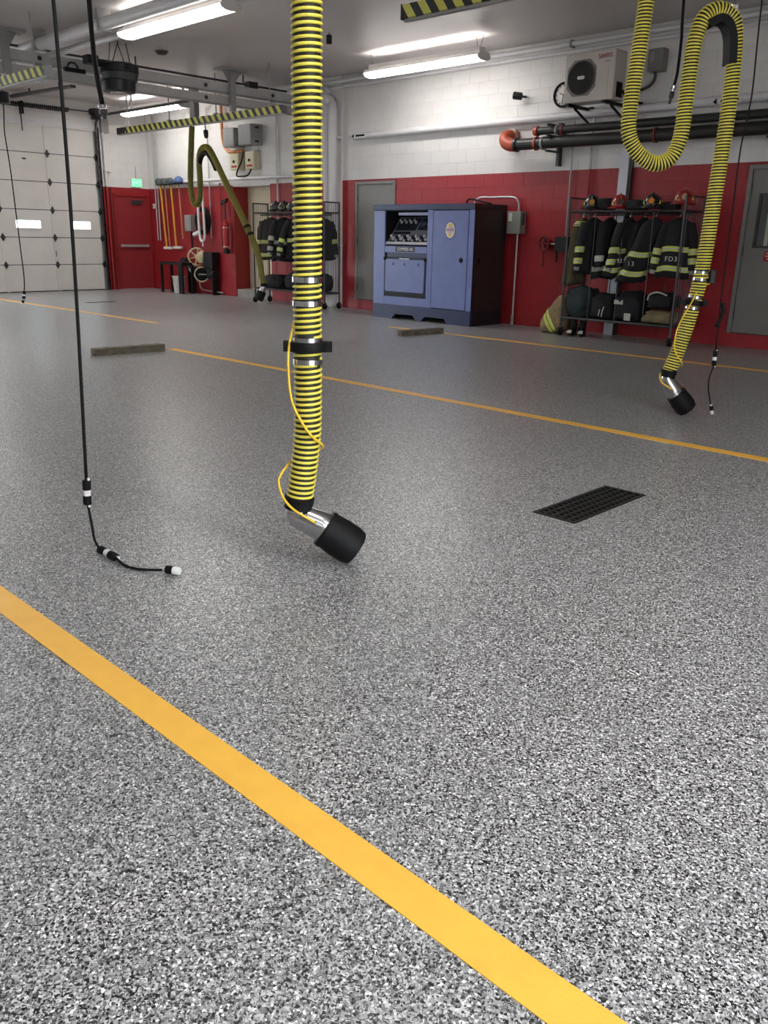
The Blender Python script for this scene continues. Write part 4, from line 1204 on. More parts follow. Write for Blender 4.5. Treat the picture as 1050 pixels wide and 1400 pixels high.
def helmet(loc, rz, shell, label, tilt=0.0, s=1.14, shieldm=None):
    t = thing('fire_helmet', label, 'helmet', loc, 'helmets on the racks')
    t.rotation_euler = (0, tilt, rz); t.scale = (s, s, s)
    bm = NB()
    n = 24; rs = []
    for k in range(9):
        a = PI / 2 * k / 8
        rs.append(ring(bm, Vector((0, 0, .05 + .145 * math.sin(a))), Vector((1, 0, 0)), Vector((0, 1, 0)), max(.004, .115 * math.cos(a)), max(.004, .135 * math.cos(a)), n))
    skin(bm, rs)
    obj('shell', bm, shell, t, smooth=SHARP, local=True)
    bm = NB()
    rs = []
    for (grow, z) in ((-.004, .05), (.02, .038), (.036, .026), (.034, .018), (-.01, .04)):
        rs.append([bm.verts.new(((.118 + grow) * math.cos(2 * PI * k / n), (.138 + grow) * math.sin(2 * PI * k / n) + (.04 if math.sin(2 * PI * k / n) > .3 and grow > .02 else 0), z)) for k in range(n)])
    skin(bm, rs, cap=False)
    obj('brim', bm, shell, t, smooth=SHARP, local=True)
    rg = NB(); tube(rg, smooth_path([(0, -.135, .07), (0, -.10, .16), (0, 0, .20), (0, .10, .16), (0, .135, .07)], .03), .010, 8)
    obj('ridge', rg, shell, t, smooth=True, local=True)
    obj('front_shield', prism(NB(), [(-.026, -.140, .07), (.026, -.140, .07), (.036, -.132, .115), (0, -.122, .145), (-.036, -.132, .115)], (0, -.008, 0)), shieldm or mat('amber_shield', (206, 150, 60), .45), t, local=True)
    for a in (-.9, .9, 2.2, -2.2):
        m_ = NB(); prism(m_, [(.119 * math.cos(a + d - PI / 2), .139 * math.sin(a + d - PI / 2), z) for d, z in ((-.16, .065), (.16, .065), (0, .115))], (.006 * math.cos(a - PI / 2), .006 * math.sin(a - PI / 2), 0))
        obj('reflective_mark', m_, M_REFL, t, local=True)
    return t

def lump(name, loc, size, m, label, cat, seed, group=None, amp=.16, freq=3.0, parts=()):
    """soft heap of cloth: rounded box crumpled by noise"""
    bm = NB()
    bmesh.ops.create_icosphere(bm, subdivisions=4, radius=1)
    for v in bm.verts:
        p = v.co.copy()
        q = Vector([math.copysign(abs(c) ** .65, c) for c in p])
        nn = noise.noise(p * freq * .5 + Vector((seed * 7.1, seed, 0))) * amp * 1.2 + abs(noise.noise(p * freq + Vector((seed, seed * 3.3, 2)))) * amp
        q *= (1 + nn)
        v.co = Vector((q.x * size[0] / 2, q.y * size[1] / 2, max(-1, q.z) * size[2] / 2 + size[2] / 2))
    t = thing(name, label, cat, loc, group)
    body = obj('fabric_body', bm, m, t, smooth=True, local=True)
    for i, (pn_, bmf, mm) in enumerate(parts):
        obj(pn_, bmf, mm, body, local=True, smooth=SHARP)
    return t

RX0, RX1, RY_0, RY_1 = -7.33, -5.53, 11.37, 11.95
gear_rack(RX0, RX1, RY_0, RY_1, 2.0, 1.80, .27, 'dark steel rolling gear rack full of turnout coats by the right-hand hose', 4)
ZH = 1.725
coat((-7.20, 11.55, ZH), 1.35, 'olive turnout trousers hanging at the left end of the crowded rack', M_OLIVE, L=.98, wide=.70, bands=(.09,), sleeves=False, seed=2, shear=(-.08, 0))
coat((-6.98, 11.50, ZH), 1.15, 'black turnout coat with two lime sleeve bands beside the olive trousers', L=.80, wide=.8, shear=(-.10, .02), spread=.10, bands=(), sbands=(.44, .64), seed=3)
coat((-6.78, 11.62, ZH), 1.45, 'plain dark turnout coat squeezed behind between the banded coats', L=.86, wide=.8, shear=(-.05, 0), bands=(.72,), seed=4, silver_only=True, sbands=(.6,), spread=.1)
coat((-6.40, 11.50, ZH), 1.2, 'black turnout coat numbered 93, third from the left on the rack', L=.82, wide=.62, thick=.9, shear=(-.22, .0), spread=.08, bands=(.46, .72), sbands=(.42, .62), seed=5, txt=('93', .085, -.08, -.60, -.135))
coat((-6.26, 11.66, ZH), 1.3, 'dark turnout coat hanging behind, left of the grey post', L=.86, wide=.8, shear=(-.1, 0), bands=(.62,), seed=14, silver_only=True, sbands=(.6,), spread=.1)
coat((-5.98, 11.45, ZH), .62, 'black turnout coat hanging slantwise with two wide lime bands, numbered 13', L=.88, wide=.72, thick=1.1, shear=(-.36, .02), spread=.10, bands=(.50, .76), sbands=(), seed=6, sleeves=False, txt=('13', .085, -.10, -.63, -.150))
coat((-5.66, 11.52, ZH), .32, 'black turnout coat lettered FD3 at the right end of the rack', L=.80, wide=.84, shear=(-.02, 0), spread=.22, bands=(.42, .68), sbands=(.42, .60), seed=8, txt=('FD3', .088, -.03, -.55, -.138))

ZS = 1.815
helmet((-7.04, 11.50, ZS), .5, M_HELM_K, 'dark helmet with amber shield at the left end of the rack top')
lump('protective_hood', (-6.83, 11.55, ZS), (.24, .30, .17), M_COAT, 'crumpled black hood on the rack top beside the leftmost helmet', 'hood', 11, 'soft gear on the rack tops')
helmet((-6.60, 11.52, ZS), .6, M_HELM_R, 'dull red helmet in the middle of the rack top', shieldm=mat('dark_shield', (70, 50, 46), .5))
lump('glove_pair', (-6.33, 11.52, ZS), (.30, .26, .14), M_COAT, 'pair of dark gloves heaped on the rack top in front of the grey post', 'gloves', 12, 'soft gear on the rack tops')
helmet((-6.06, 11.46, ZS), .35, M_HELM_K, 'shiny black helmet with orange shield on the rack top', shieldm=mat('orange_shield', (220, 130, 40), .4))
lump('protective_hood', (-5.83, 11.55, ZS), (.26, .26, .11), M_COAT, 'flat dark hood on the rack top between black and red helmets', 'hood', 13, 'soft gear on the rack tops')
helmet((-5.64, 11.52, ZS + .05), .5, M_HELM_R, 'red helmet perched at the right end of the rack top', shieldm=mat('pale_shield', (190, 160, 120), .45))

ZL = .288
GRN = mat('dark_green_bag', (34, 44, 46), .8, var=.2, bump=.3)
lump('gear_bag', (-7.10, 11.60, ZL), (.44, .46, .44), GRN, 'dark green gear bag on the lower shelf at the left end of the rack', 'bag', 21, 'bags and trousers on the lower shelf')
lump('gear_bag', (-6.70, 11.60, ZL), (.36, .46, .36), M_COAT, 'black gear bag with white drawstrings on the lower shelf', 'bag', 22, 'bags and trousers on the lower shelf',
     parts=[('drawstring', tube(NB(), [(.02, -.25, .05), (.03, -.255, .12), (.06, -.25, .2)], .006, 6), M_WHITE), ('drawstring', tube(NB(), [(.07, -.25, .04), (.08, -.255, .12), (.10, -.25, .19)], .006, 6), M_WHITE)])
lump('folded_trousers', (-6.28, 11.60, ZL), (.40, .48, .40), M_COAT, 'folded black turnout trousers with pale trim in the middle of the lower shelf', 'trousers', 23, 'bags and trousers on the lower shelf',
     parts=[('trim_patch', box(NB(), -.16, -.02, -.255, -.245, .24, .30), M_SILV), ('trim_patch', box(NB(), .02, .12, -.255, -.245, .02, .12), M_SILV)])
lump('folded_trousers', (-5.78, 11.60, ZL), (.46, .48, .18), mat('dusty_tan_fabric', (118, 106, 78), .85, var=.25, bump=.4), 'dusty tan turnout trousers folded on the lower shelf, right end', 'trousers', 24, 'bags and trousers on the lower shelf')
lump('gear_bag', (-5.80, 11.62, ZL + .20), (.40, .42, .22), M_COAT, 'rounded black bag on top of the dusty tan trousers', 'bag', 25, 'bags and trousers on the lower shelf',
     parts=[('pale_rim', tube(NB(), smooth_path([(-.17, -.17, .12), (-.13, -.20, .20), (0, -.215, .235), (.13, -.20, .20)], .03), .012, 6), M_SILV)])
# tan trousers slumped over boots on the floor
t = lump('slumped_trousers', (-7.60, 11.62, .0), (.46, .40, .56), M_TAN, 'tan turnout trousers slumped on the floor against the left end of the rack', 'trousers', 31, amp=.12)
body = t.children[0]
me = body.data
for v in me.vertices:
    k = max(0, v.co.z / .56)
    v.co.x = v.co.x * (1.15 - .62 * k) + .17 * k - .02
    v.co.y *= 1 - .35 * k
def cloth_strip(body, p0, nrm, w, m, name='trim_band', keep=None):
    bm = NB(); bm.from_mesh(body.data)
    nrm = Vector(nrm).normalized(); p0 = Vector(p0)
    for sg in (1, -1):
        bmesh.ops.bisect_plane(bm, geom=bm.verts[:] + bm.edges[:] + bm.faces[:], plane_co=p0 + nrm * sg * w / 2, plane_no=nrm * sg, clear_outer=True)
    if keep:
        bmesh.ops.bisect_plane(bm, geom=bm.verts[:] + bm.edges[:] + bm.faces[:], plane_co=Vector(keep[0]), plane_no=Vector(keep[1]), clear_outer=True)
    bm.normal_update()
    for v in bm.verts: v.co += v.normal * .006
    return obj(name, bm, m, body, local=True, smooth=True)
for off in (0, .075):
    cloth_strip(body, (-.10 + off * .8, 0, .22 + off * .5), (.75, .1, .5), .05, M_REFL)
def boot(loc, rz, label):
    t = thing('rubber_boot', label, 'boot', loc, 'boots by the racks')
    t.rotation_euler = (0, 0, rz)
    bm = NB()
    prof = [(0, .05, .125, .048), (.03, .05, .13, .05), (.07, .04, .11, .048), (.11, .015, .075, .047), (.18, 0, .062, .05), (.30, 0, .066, .056)]
    rs = [ring(bm, Vector((0, -y, z)), Vector((1, 0, 0)), Vector((0, 1, 0)), b, a, 18) for z, y, a, b in prof]
    skin(bm, rs); obj('boot_upper', bm, M_BLACK, t, smooth=SHARP, local=True)
    bm = NB(); skin(bm, [ring(bm, Vector((0, -.05, z)), Vector((1, 0, 0)), Vector((0, 1, 0)), .055, .137, 18) for z in (0, .02)])
    obj('sole', bm, mat('boot_sole', (60, 56, 48), .7), t, local=True)
    o = NB(); prism(o, [(-.035, -.165, .05), (.035, -.165, .05), (.03, -.13, .09), (-.03, -.13, .09)], (0, -.012, .006))
    obj('toe_patch', o, M_SILV, t, local=True)
boot((-7.16, 11.48, 0), .15, 'black rubber boot under the left end of the crowded rack')
boot((-7.01, 11.50, 0), .35, 'second black rubber boot from the left under the crowded rack')

# second rack in the distance
gear_rack(-15.12, -12.88, 11.45, 11.84, 2.02, 1.82, .30, 'far rolling gear rack standing in front of the alcove, crossed by the near hose', 3)
coat((-14.72, 11.62, 1.74), .75, 'charcoal turnout coat with two lime hem bands at the far rack', mat('charcoal_turnout_fabric', (56, 54, 50), .85, var=.2, bump=.4), L=.84, wide=1.05, bands=(.48, .74), sbands=(.5,), spread=.14, seed=15)
coat((-14.30, 11.62, 1.74), .95, 'black turnout coat left of the near hose on the far rack', L=.86, bands=(.5,), sbands=(.40, .62), spread=.25, seed=16, silver_only=True)
coat((-13.85, 11.62, 1.74), .9, 'black turnout coat half behind the near hose with lime sleeve bands', L=.80, bands=(.44,), sbands=(.42, .62), spread=.45, seed=17)
coat((-13.15, 11.62, 1.74), .9, 'dark turnout coat right of the near hose on the far rack', L=.80, bands=(), sbands=(.44,), spread=.2, seed=18)
helmet((-14.62, 11.66, 1.835), .7, M_HELM_K, 'black helmet at the left on top of the far rack', shieldm=mat('dark_shield2', (60, 60, 60), .5))
helmet((-14.34, 11.66, 1.835), .7, M_HELM_K, 'black helmet in the middle on top of the far rack', shieldm=mat('dark_shield2', (60, 60, 60), .5))
helmet((-14.06, 11.66, 1.835), .7, M_HELM_K, 'black helmet on top of the far rack, next to the near hose', shieldm=mat('dark_shield2', (60, 60, 60), .5))
lump('gear_bag', (-14.60, 11.64, .315), (.60, .42, .28), M_COAT, 'black gear bag on the lower shelf of the far rack, left', 'bag', 41, 'bags on the far rack')
lump('gear_bag', (-13.95, 11.64, .315), (.46, .42, .34), M_COAT, 'black gear bag behind the near hose on the far rack', 'bag', 42, 'bags on the far rack')
lump('gear_bag', (-13.20, 11.64, .315), (.40, .42, .36), M_COAT, 'black gear bag on the lower shelf of the far rack, right', 'bag', 43, 'bags on the far rack')

# ------------------------------------------------------------------ pipes and equipment high on the back wall
def pipe(name, pts, r, m, label, n=16, step=.15):
    t = thing(name, label, 'pipe', pts[0])
    obj('pipe_run', tube(NB(), smooth_path(pts, step) if len(pts) > 2 else [Vector(p) for p in pts], r, n), m, t, smooth=SHARP)
    return t
t = pipe('iron_pipe', [(-8.76, 11.86, 2.826), (XR, 11.86, 2.80)], .086, M_IRON, 'thick black iron pipe with orange elbow on the white wall')
el = NB(); tube(el, smooth_path([(-8.72, 11.86, 2.826), (-8.84, 11.86, 2.828), (-8.95, 11.87, 2.87), (-9.0, 11.91, 2.945), (-8.99, 12.0, 2.98), (-8.97, 12.14, 2.985)], .03), .098, 18)
obj('orange_elbow', el, M_ORANGE, t, smooth=True)
obj('elbow_collar', cyl(NB(), (-8.75, 11.86, 2.826), (-8.71, 11.86, 2.826), .108, 20), M_IRON, t)
obj('elbow_collar', cyl(NB(), (-8.98, 12.03, 2.983), (-8.975, 12.07, 2.983), .112, 20), M_GALV, t)
for x, m in ((-8.37, M_ORANGE), (-8.24, M_GREY), (-6.35, mat('red_coupling', (120, 44, 44), .5)), (-4.75, M_IRON)):
    obj('coupling', cyl(NB(), (x, 11.86, 2.822), (x + .035, 11.86, 2.822), .100, 18), m, t)
t = pipe('iron_pipe', [(-8.36, 11.86, 2.998), (XR, 11.86, 2.965)], .058, M_IRON, 'thinner black iron pipe with orange end cap above the thick one')
obj('orange_cap', lathe(NB(), (-8.33, 11.86, 2.998), (-1, 0, 0), [(.075, 0), (.075, .03), (.062, .035), (.06, .07), (.04, .09)], 16), M_ORANGE, t, smooth=SHARP)
for x, m in ((-8.0, M_GREY), (-7.9, mat('red_coupling', (120, 44, 44), .5)), (-4.75, M_IRON)):
    obj('coupling', cyl(NB(), (x, 11.86, 2.994), (x + .035, 11.86, 2.994), .072, 16), m, t)
for x, lab in ((-8.08, 'dark strut pipe hanger at the left end of the black pipes'), (-4.72, 'dark strut pipe hanger over the grey door at the right')):
    t = thing('pipe_hanger', lab, 'bracket', (x, 12.1, 2.6), 'pipe hangers')
    obj('strut', B(x - .025, x + .025, 12.06, YB, 2.50, 3.12), M_DKGREY, t)
    for z in (2.70, 2.915, 3.07): obj('strut_arm', B(x - .02, x + .02, 11.74, 12.07, z - .015, z + .015), M_DKGREY, t)
t = pipe('white_wall_pipe', [(-12.72, 12.06, 3.20), (-2.0, 12.06, 3.225)], .058, M_WPIPE, 'long white pipe running level along the white wall')
obj('end_cap', cyl(NB(), (-12.80, 12.06, 3.20), (-12.70, 12.06, 3.20), .03, 12), M_GALV, t)
for x in (-12.62, -5.55):
    obj('pipe_marker', B(x, x + .30, 11.995, 12.004, 3.165, 3.24), mat('marker_white', (220, 222, 220), .5), t)
    obj('pipe_arrow', prism(NB(), [(x - .08, 11.995, 3.20), (x - .03, 11.995, 3.24), (x - .03, 11.995, 3.165)], (0, .006, 0)), M_BLACK, t)
    obj('pipe_wording', B(x + .03, x + .27, 11.990, 11.996, 3.185, 3.22), M_BLACK, t)
t = pipe('corner_conduit', [(-13.5, 12.08, 4.20), (-2.5, 12.08, 4.20)], .035, M_WPIPE, 'upper painted conduit along the top of the white wall', 10)
for x in (-9.8, -8.0, -6.9, -5.0): obj('conduit_strap', B(x, x + .03, 12.03, YB, 4.15, 4.25), M_GREY, t)
pipe('corner_conduit', [(-13.5, 12.10, 4.10), (-2.5, 12.10, 4.10)], .028, M_WPIPE, 'lower painted conduit along the top of the white wall', 10)

# air conditioner outdoor unit on wall arms
ax0, ax1, ay0, ay1, az0, az1 = -7.68, -6.87, 11.50, 11.80, 3.29, 3.93
t = thing('air_conditioner', 'cream air conditioner unit with red lettering on black wall brackets', 'air conditioner', ((ax0 + ax1) / 2, 11.7, az0))
obj('casing', B(ax0, ax1, ay0, ay1, az0, az1), M_AC, t, bevel=.012)
gc = (-7.40, 3.605)
sq = [(gc[0] + a * .235, ay0 - .004, gc[1] + b * .235) for a, b in ((-.55, -1), (.55, -1), (1, -.55), (1, .55), (.55, 1), (-.55, 1), (-1, .55), (-1, -.55))]
gr = obj('fan_shroud', prism(NB(), sq, (0, .012, 0)), mat('shroud_grey', (120, 118, 112), .5), t)
obj('fan_well', lathe(NB(), (gc[0], ay0 - .006, gc[1]), (0, 1, 0), [(.215, 0), (.215, .01)], 32), M_DARKIN, gr)
for k in range(-8, 9):
    x = gc[0] + k * .025; hh = math.sqrt(max(0, .212 ** 2 - (k * .025) ** 2))
    if hh > .03: obj('grille_bar', B(x - .003, x + .003, ay0 - .014, ay0 - .007, gc[1] - hh, gc[1] + hh), mat('grille_dark', (58, 58, 54), .5), gr)
gb = NB(); tube(gb, [(gc[0] + .214 * math.cos(a * PI / 16), ay0 - .01, gc[1] + .214 * math.sin(a * PI / 16)) for a in range(32)], .008, 6, closed=True)
obj('grille_ring', gb, mat('grille_dark', (58, 58, 54), .5), gr)
obj('badge', prism(NB(), [(x, ay0 - .018, z) for x, z in rrect(gc[0] - .06, gc[0] + .06, gc[1] - .02, gc[1] + .025, .018, 4)], (0, .005, 0)), mat('badge_pale', (200, 200, 190), .4), gr)
text('brand_lettering', 'SANYO', .082, on_back(-7.03, ay0 - .0045, 3.85), mat('brand_red', (160, 40, 56), .5), t, .002, .82)
obj('sub_lettering', B(-7.04, -6.95, ay0 - .002, ay0 + .001, 3.775, 3.787), M_GREY, t)
obj('panel_seam', B(-6.972, -6.968, ay0 - .002, ay0 + .001, az0 + .05, 3.74), M_GREY, t)
obj('side_grip', B(ax1 - .002, ax1 + .012, 11.58, 11.72, 3.33, 3.52), M_BLACK, t)
for x in (-7.58, -6.98):
    b = NB(); box(b, x - .025, x + .025, 11.46, YB, az0 - .045, az0 - .005); box(b, x - .025, x + .025, 12.10, YB, az0 - .05, az0 + .02)
    obj('bracket_arm', b, M_BLKMET, t)
    b = NB(); tube(b, [(x, 11.66, az0 - .05), (x, 12.12, 3.06)], .018, 6)
    obj('bracket_brace', b, M_BLKMET, t)
obj('refrigerant_line', tube(NB(), smooth_path([(-6.85, 11.62, 3.42), (-6.78, 11.64, 3.38), (-6.76, 11.75, 3.28), (-6.72, 12.08, 3.28)], .06), .02, 8), M_BLACK, t, smooth=True)

t = thing('wall_clock', 'round black rimmed clock half hidden behind the air conditioner', 'clock', (-8.09, 12.1, 3.52))
obj('clock_rim', tube(NB(), [(-8.09 + .165 * math.cos(a * PI / 16), 12.11, 3.52 + .165 * math.sin(a * PI / 16)) for a in range(32)], .018, 8, closed=True), M_BLACK, t, smooth=True)
obj('clock_face', lathe(NB(), (-8.09, 12.12, 3.52), (0, 1, 0), [(.16, 0), (.16, .03)], 28), M_WHITE, t)
for k in range(12):
    a = k * PI / 6
    obj('hour_mark', cyl(NB(), (-8.09 + .12 * math.sin(a), 12.117, 3.52 + .12 * math.cos(a)), (-8.09 + .145 * math.sin(a), 12.117, 3.52 + .145 * math.cos(a)), .005, 5), M_BLACK, t)
obj('hour_hand', cyl(NB(), (-8.09, 12.114, 3.52), (-8.16, 12.114, 3.545), .006, 5), M_BLACK, t)
obj('minute_hand', cyl(NB(), (-8.09, 12.112, 3.52), (-8.11, 12.112, 3.40), .005, 5), M_BLACK, t)

t = thing('wall_floodlight', 'small black cylindrical camera jutting from the white wall', 'camera', (-8.88, 12.1, 3.57))
obj('camera_body', lathe(NB(), (-8.80, 12.03, 3.55), (-.85, -.5, .12), [(.03, 0), (.055, .01), (.058, .13), (.05, .15)], 16), M_BLKMET, t, smooth=SHARP)
obj('camera_lens', lathe(NB(), (-8.928, 11.955, 3.568), (-.85, -.5, .12), [(.04, 0), (.038, .01)], 14), M_GALV, t)
obj('camera_mount', cyl(NB(), (-8.82, 12.03, 3.55), (-8.82, YB, 3.56), .018, 8), M_BLKMET, t)

t = thing('switch_box', 'grey switch box with bent conduit high on the wall inside the hose loop', 'electrical box', (-6.55, 12.1, 3.8))
obj('box_body', B(-6.66, -6.43, 12.0, YB, 3.67, 3.96), mat('grey_box_dim', (120, 118, 114), .45), t, bevel=.008)
obj('box_label', B(-6.63, -6.56, 11.996, 12.001, 3.80, 3.93), mat('label_grey', (150, 148, 142), .5), t)
obj('whip_conduit', tube(NB(), smooth_path([(-6.55, 12.05, 3.68), (-6.55, 12.05, 3.58), (-6.62, 12.06, 3.50), (-6.80, 12.06, 3.44), (-6.90, 12.06, 3.36), (-6.91, 12.06, 3.25)], .04), .022, 8), M_DKGREY, t, smooth=True)

# posts and conduits on the back wall
t = thing('grey_post', 'pale grey vertical steel post behind the crowded gear rack', 'post', (-6.9, 12.1, 0))
obj('post_face', B(-6.98, -6.835, 12.06, YB, 0, 2.74), mat('pale_grey_post', (206, 208, 216), .45, var=.05), t)
obj('post_shadow_strip', B(-6.835, -6.79, 12.09, YB, 0, 2.74), M_DKGREY, t)  # dark strip standing in for the shadow beside the post
def conduit(x, z0, z1, r, m, label, y=12.1):
    o = obj('wall_conduit', cyl(NB(), (x, y, z0), (x, y, z1), r, 8), m, base=(x, y, z0), smooth=SHARP)
    tag(o, label, 'conduit', 'wall conduits')
conduit(-7.84, 1.46, 3.14, .012, M_GALV, 'thin pale conduit dropping to the wall valve left of the gear rack')
conduit(-7.50, .0, RED_TOP, .02, M_RED, 'red painted conduit on the wall behind the left end of the gear rack')
conduit(-7.50, RED_TOP, 3.16, .02, M_GALV, 'short pale conduit under the white pipe, continuing the red painted one')
conduit(-15.10, 1.0, 4.1, .022, M_GALV, 'pale conduit right of the grey wall boxes, above the far rack')
conduit(-19.98, 1.2, 4.1, .016, M_GALV, 'left of two thin conduits in the corner by the red exit door')
conduit(-19.86, 1.2, 4.1, .016, M_GALV, 'right of two thin conduits in the corner by the red exit door')
conduit(-18.25, 2.6, 4.1, .014, M_GALV, 'thin conduit on the white wall behind the far hose')
conduit(-17.62, 1.3, 4.1, .016, M_GALV, 'thin conduit passing the black coiled ring')
conduit(-17.20, 1.1, 2.5, .018, M_REDD, 'dark red conduit left of the extinguisher')

# white drop pipes left of the grey door, and the level white pipe over the alcove
t = thing('white_drop_pipe', 'white downpipe standing on the floor left of the red wall panel and grey door', 'pipe', (-13.1, 12.0, 0))
obj('pipe_run', tube(NB(), smooth_path([(-15.2, 11.98, 3.93), (-13.7, 11.98, 3.93), (-13.34, 11.98, 3.90), (-13.24, 11.98, 3.80), (-13.22, 11.98, 3.6), (-13.22, 11.98, 1.5), (-13.22, 11.98, 0)], .08), .085, 16), M_WPIPE, t, smooth=True)
for z in (1.2, 3.2): obj('pipe_strap', B(-13.33, -13.11, 12.0, YB, z, z + .03), M_WPIPE, t)
t = thing('white_drop_pipe', 'shorter white downpipe ending above the floor behind the far rack', 'pipe', (-13.5, 12.0, .6))
obj('pipe_run', tube(NB(), smooth_path([(-15.2, 12.04, 4.10), (-13.8, 12.04, 4.10), (-13.50, 12.03, 4.06), (-13.44, 12.03, 3.95), (-13.44, 12.03, 3.5), (-13.44, 12.03, .62)], .08), .08, 16), M_WPIPE, t, smooth=True)
obj('pipe_end', cyl(NB(), (-13.44, 12.03, .60), (-13.44, 12.03, .64), .09, 16), M_GREY, t)
obj('white_back_panel', B(-13.66, -13.12, 12.12, YB + .004, 0, ZC), M_WHT, t)
t = pipe('white_level_pipe', [(-18.62, 12.06, 2.565), (-13.62, 12.06, 2.555)], .035, M_WPIPE, 'thin white pipe running level just above the red paint over the alcove', 12)
for x in (-18.3, -16.9, -15.6): obj('pipe_strap', B(x, x + .02, 12.05, YB, 2.52, 2.60), M_GALV, t)

# wall boxes and orange conduit
for (x0, x1, z0, z1, d, lab, m, nm) in ((-16.66, -16.24, 3.20, 3.58, .30, 'left of two grey wall boxes above the alcove', M_GREY, 'grey_wall_box'), (-16.10, -15.64, 3.21, 3.62, .30, 'right of two grey wall boxes above the alcove', M_GREY, 'grey_wall_box'),
                                      (-16.62, -16.30, 2.74, 3.08, .16, 'left of two beige control boxes below the grey wall boxes', M_BOXB, 'beige_control_box'), (-16.06, -15.74, 2.74, 3.10, .16, 'right of two beige control boxes below the grey wall boxes', M_BOXB, 'beige_control_box')):
    t = thing(nm, lab, 'electrical box', ((x0 + x1) / 2, YB, z0), 'boxes above the alcove')
    obj('box_body', B(x0, x1, YB - d, YB, z0, z1), m, t, bevel=.01)
    obj('box_cover', B(x0 + .02, x1 - .02, YB - d - .01, YB - d, z0 + .02, z1 - .02), m, t)
    if nm.startswith('beige'):
        obj('box_button', cyl(NB(), ((x0 + x1) / 2, YB - d - .01, (z0 + z1) / 2), ((x0 + x1) / 2, YB - d - .03, (z0 + z1) / 2), .03, 10), M_BLACK, t)
        obj('box_label', B(x0 + .06, x1 - .06, YB - d - .012, YB - d - .008, z0 + .05, z0 + .09), M_REDPL, t)
    else:
        obj('box_tab', B(x1, x1 + .04, YB - .2, YB - .12, z0 + .05, z0 + .09), M_DKGREY, t)
        obj('box_tab', B(x1, x1 + .04, YB - .2, YB - .12, z1 - .09, z1 - .05), M_DKGREY, t)
        obj('box_nipple', cyl(NB(), ((x0 + x1) / 2 + .05, YB - .1, z0 - .14), ((x0 + x1) / 2 + .05, YB - .1, z0), .03, 8), M_WPIPE, t)
t = thing('orange_conduit', 'orange flexible conduit curving down to the beige control boxes', 'conduit', (-16.9, 12.05, 3.1))
obj('conduit_run', tube(NB(), smooth_path([(-16.98, 12.06, ZC), (-16.98, 12.06, 3.7), (-16.96, 12.06, 3.42), (-16.86, 12.05, 3.22), (-16.66, 12.03, 3.12), (-16.40, 12.03, 3.12), (-16.2, 12.04, 3.13)], .05), .035, 10), mat('orange_flex', (206, 132, 84), .5), t, smooth=True)
t = thing('loose_cable', 'loose black cable dangling between the beige control boxes', 'cable', (-16.2, 12.0, 2.6))
obj('cable_run', tube(NB(), smooth_path([(-16.10, 11.98, 3.10), (-16.16, 11.96, 2.90), (-16.30, 11.96, 2.74), (-16.36, 11.97, 2.62), (-16.20, 11.97, 2.60), (-15.95, 11.97, 2.62), (-15.84, 11.98, 2.74)], .04), .016, 8), M_BLACK, t, smooth=True)

# ------------------------------------------------------------------ left corner: exit sign, tools, air pump, table
t = thing('exit_sign', 'glowing green exit sign above the red exit door', 'sign', (XL + .05, 11.78, 2.47))
obj('sign_case', B(XL + .0, XL + .045, 11.64, 11.93, 2.465, 2.665), M_WHITE, t)
obj('sign_face', B(XL + .045, XL + .052, 11.65, 11.92, 2.475, 2.655), M_EXIT, t)
text('sign_lettering', 'EXIT', .12, on_left(XL + .054, 11.785, 2.565), mat('exit_pale', (190, 250, 214), .4, var=0, emit=((190, 250, 214), .5)), t, .001)
obj('sign_stem', cyl(NB(), (XL + .02, 11.785, 2.66), (XL + .02, 11.785, 2.95), .008, 6), M_GREY, t)
t = thing('wall_switch', 'small white call switch on the red wall beside the exit door', 'switch', (-20.15, YB, 2.0))
obj('switch_plate', B(-20.19, -20.10, YB - .02, YB, 1.97, 2.09), M_WHITE, t); obj('switch_lever', B(-20.155, -20.135, YB - .035, YB - .02, 2.02, 2.05), M_GREY, t)
t = thing('corner_standpipe', 'pale standpipe between the garage door track and the red exit door', 'pipe', (XL + .06, 10.98, 0))
obj('pipe_run', cyl(NB(), (XL + .05, 10.96, 2.44), (XL + .05, 10.96, 4.1), .03, 10), M_WPIPE, t, smooth=SHARP)
obj('painted_run', cyl(NB(), (XL + .05, 10.96, 0), (XL + .05, 10.96, 2.44), .03, 10), M_REDD, t, smooth=SHARP)
obj('second_run', cyl(NB(), (XL + .05, 11.06, .1), (XL + .05, 11.06, RED_TOP), .018, 8), mat('dull_red_run', (110, 30, 32), .5), t, smooth=SHARP)
obj('junction', B(XL, XL + .10, 10.92, 11.10, 3.65, 3.95), M_GREY, t)
obj('pipe_clip', B(XL, XL + .1, 10.92, 11.10, 2.78, 2.83), M_WPIPE, t)

t = thing('tool_hanger', 'dark tool hanger rail on the wall with grey-green clamps', 'rack', (-19.2, 12.1, 2.55))
obj('hanger_rail', B(-19.75, -18.55, 12.06, YB, 2.52, 2.57), M_BLKMET, t)
for x in (-19.62, -19.36, -19.12): obj('hanger_clamp', lathe(NB(), (x, 12.0, 2.50), (0, 0, 1), [(.05, 0), (.09, .02), (.10, .10), (.06, .16)], 14), M_GRNPL, t, smooth=SHARP)
t = thing('blue_cap', 'blue cap hung at the right end of the tool hanger', 'cap', (-18.72, 12.0, 2.55))
bm = NB(); rs = []
for k in range(8):
    a = PI / 2 * k / 7; rs.append(ring(bm, Vector((-18.72, 11.99, 2.54 + .15 * math.sin(a))), Vector((1, 0, 0)), Vector((0, 1, 0)), max(.004, .13 * math.cos(a)), max(.004, .12 * math.cos(a)), 18))
skin(bm, rs); obj('crown', bm, M_BLUEPL, t, smooth=True)
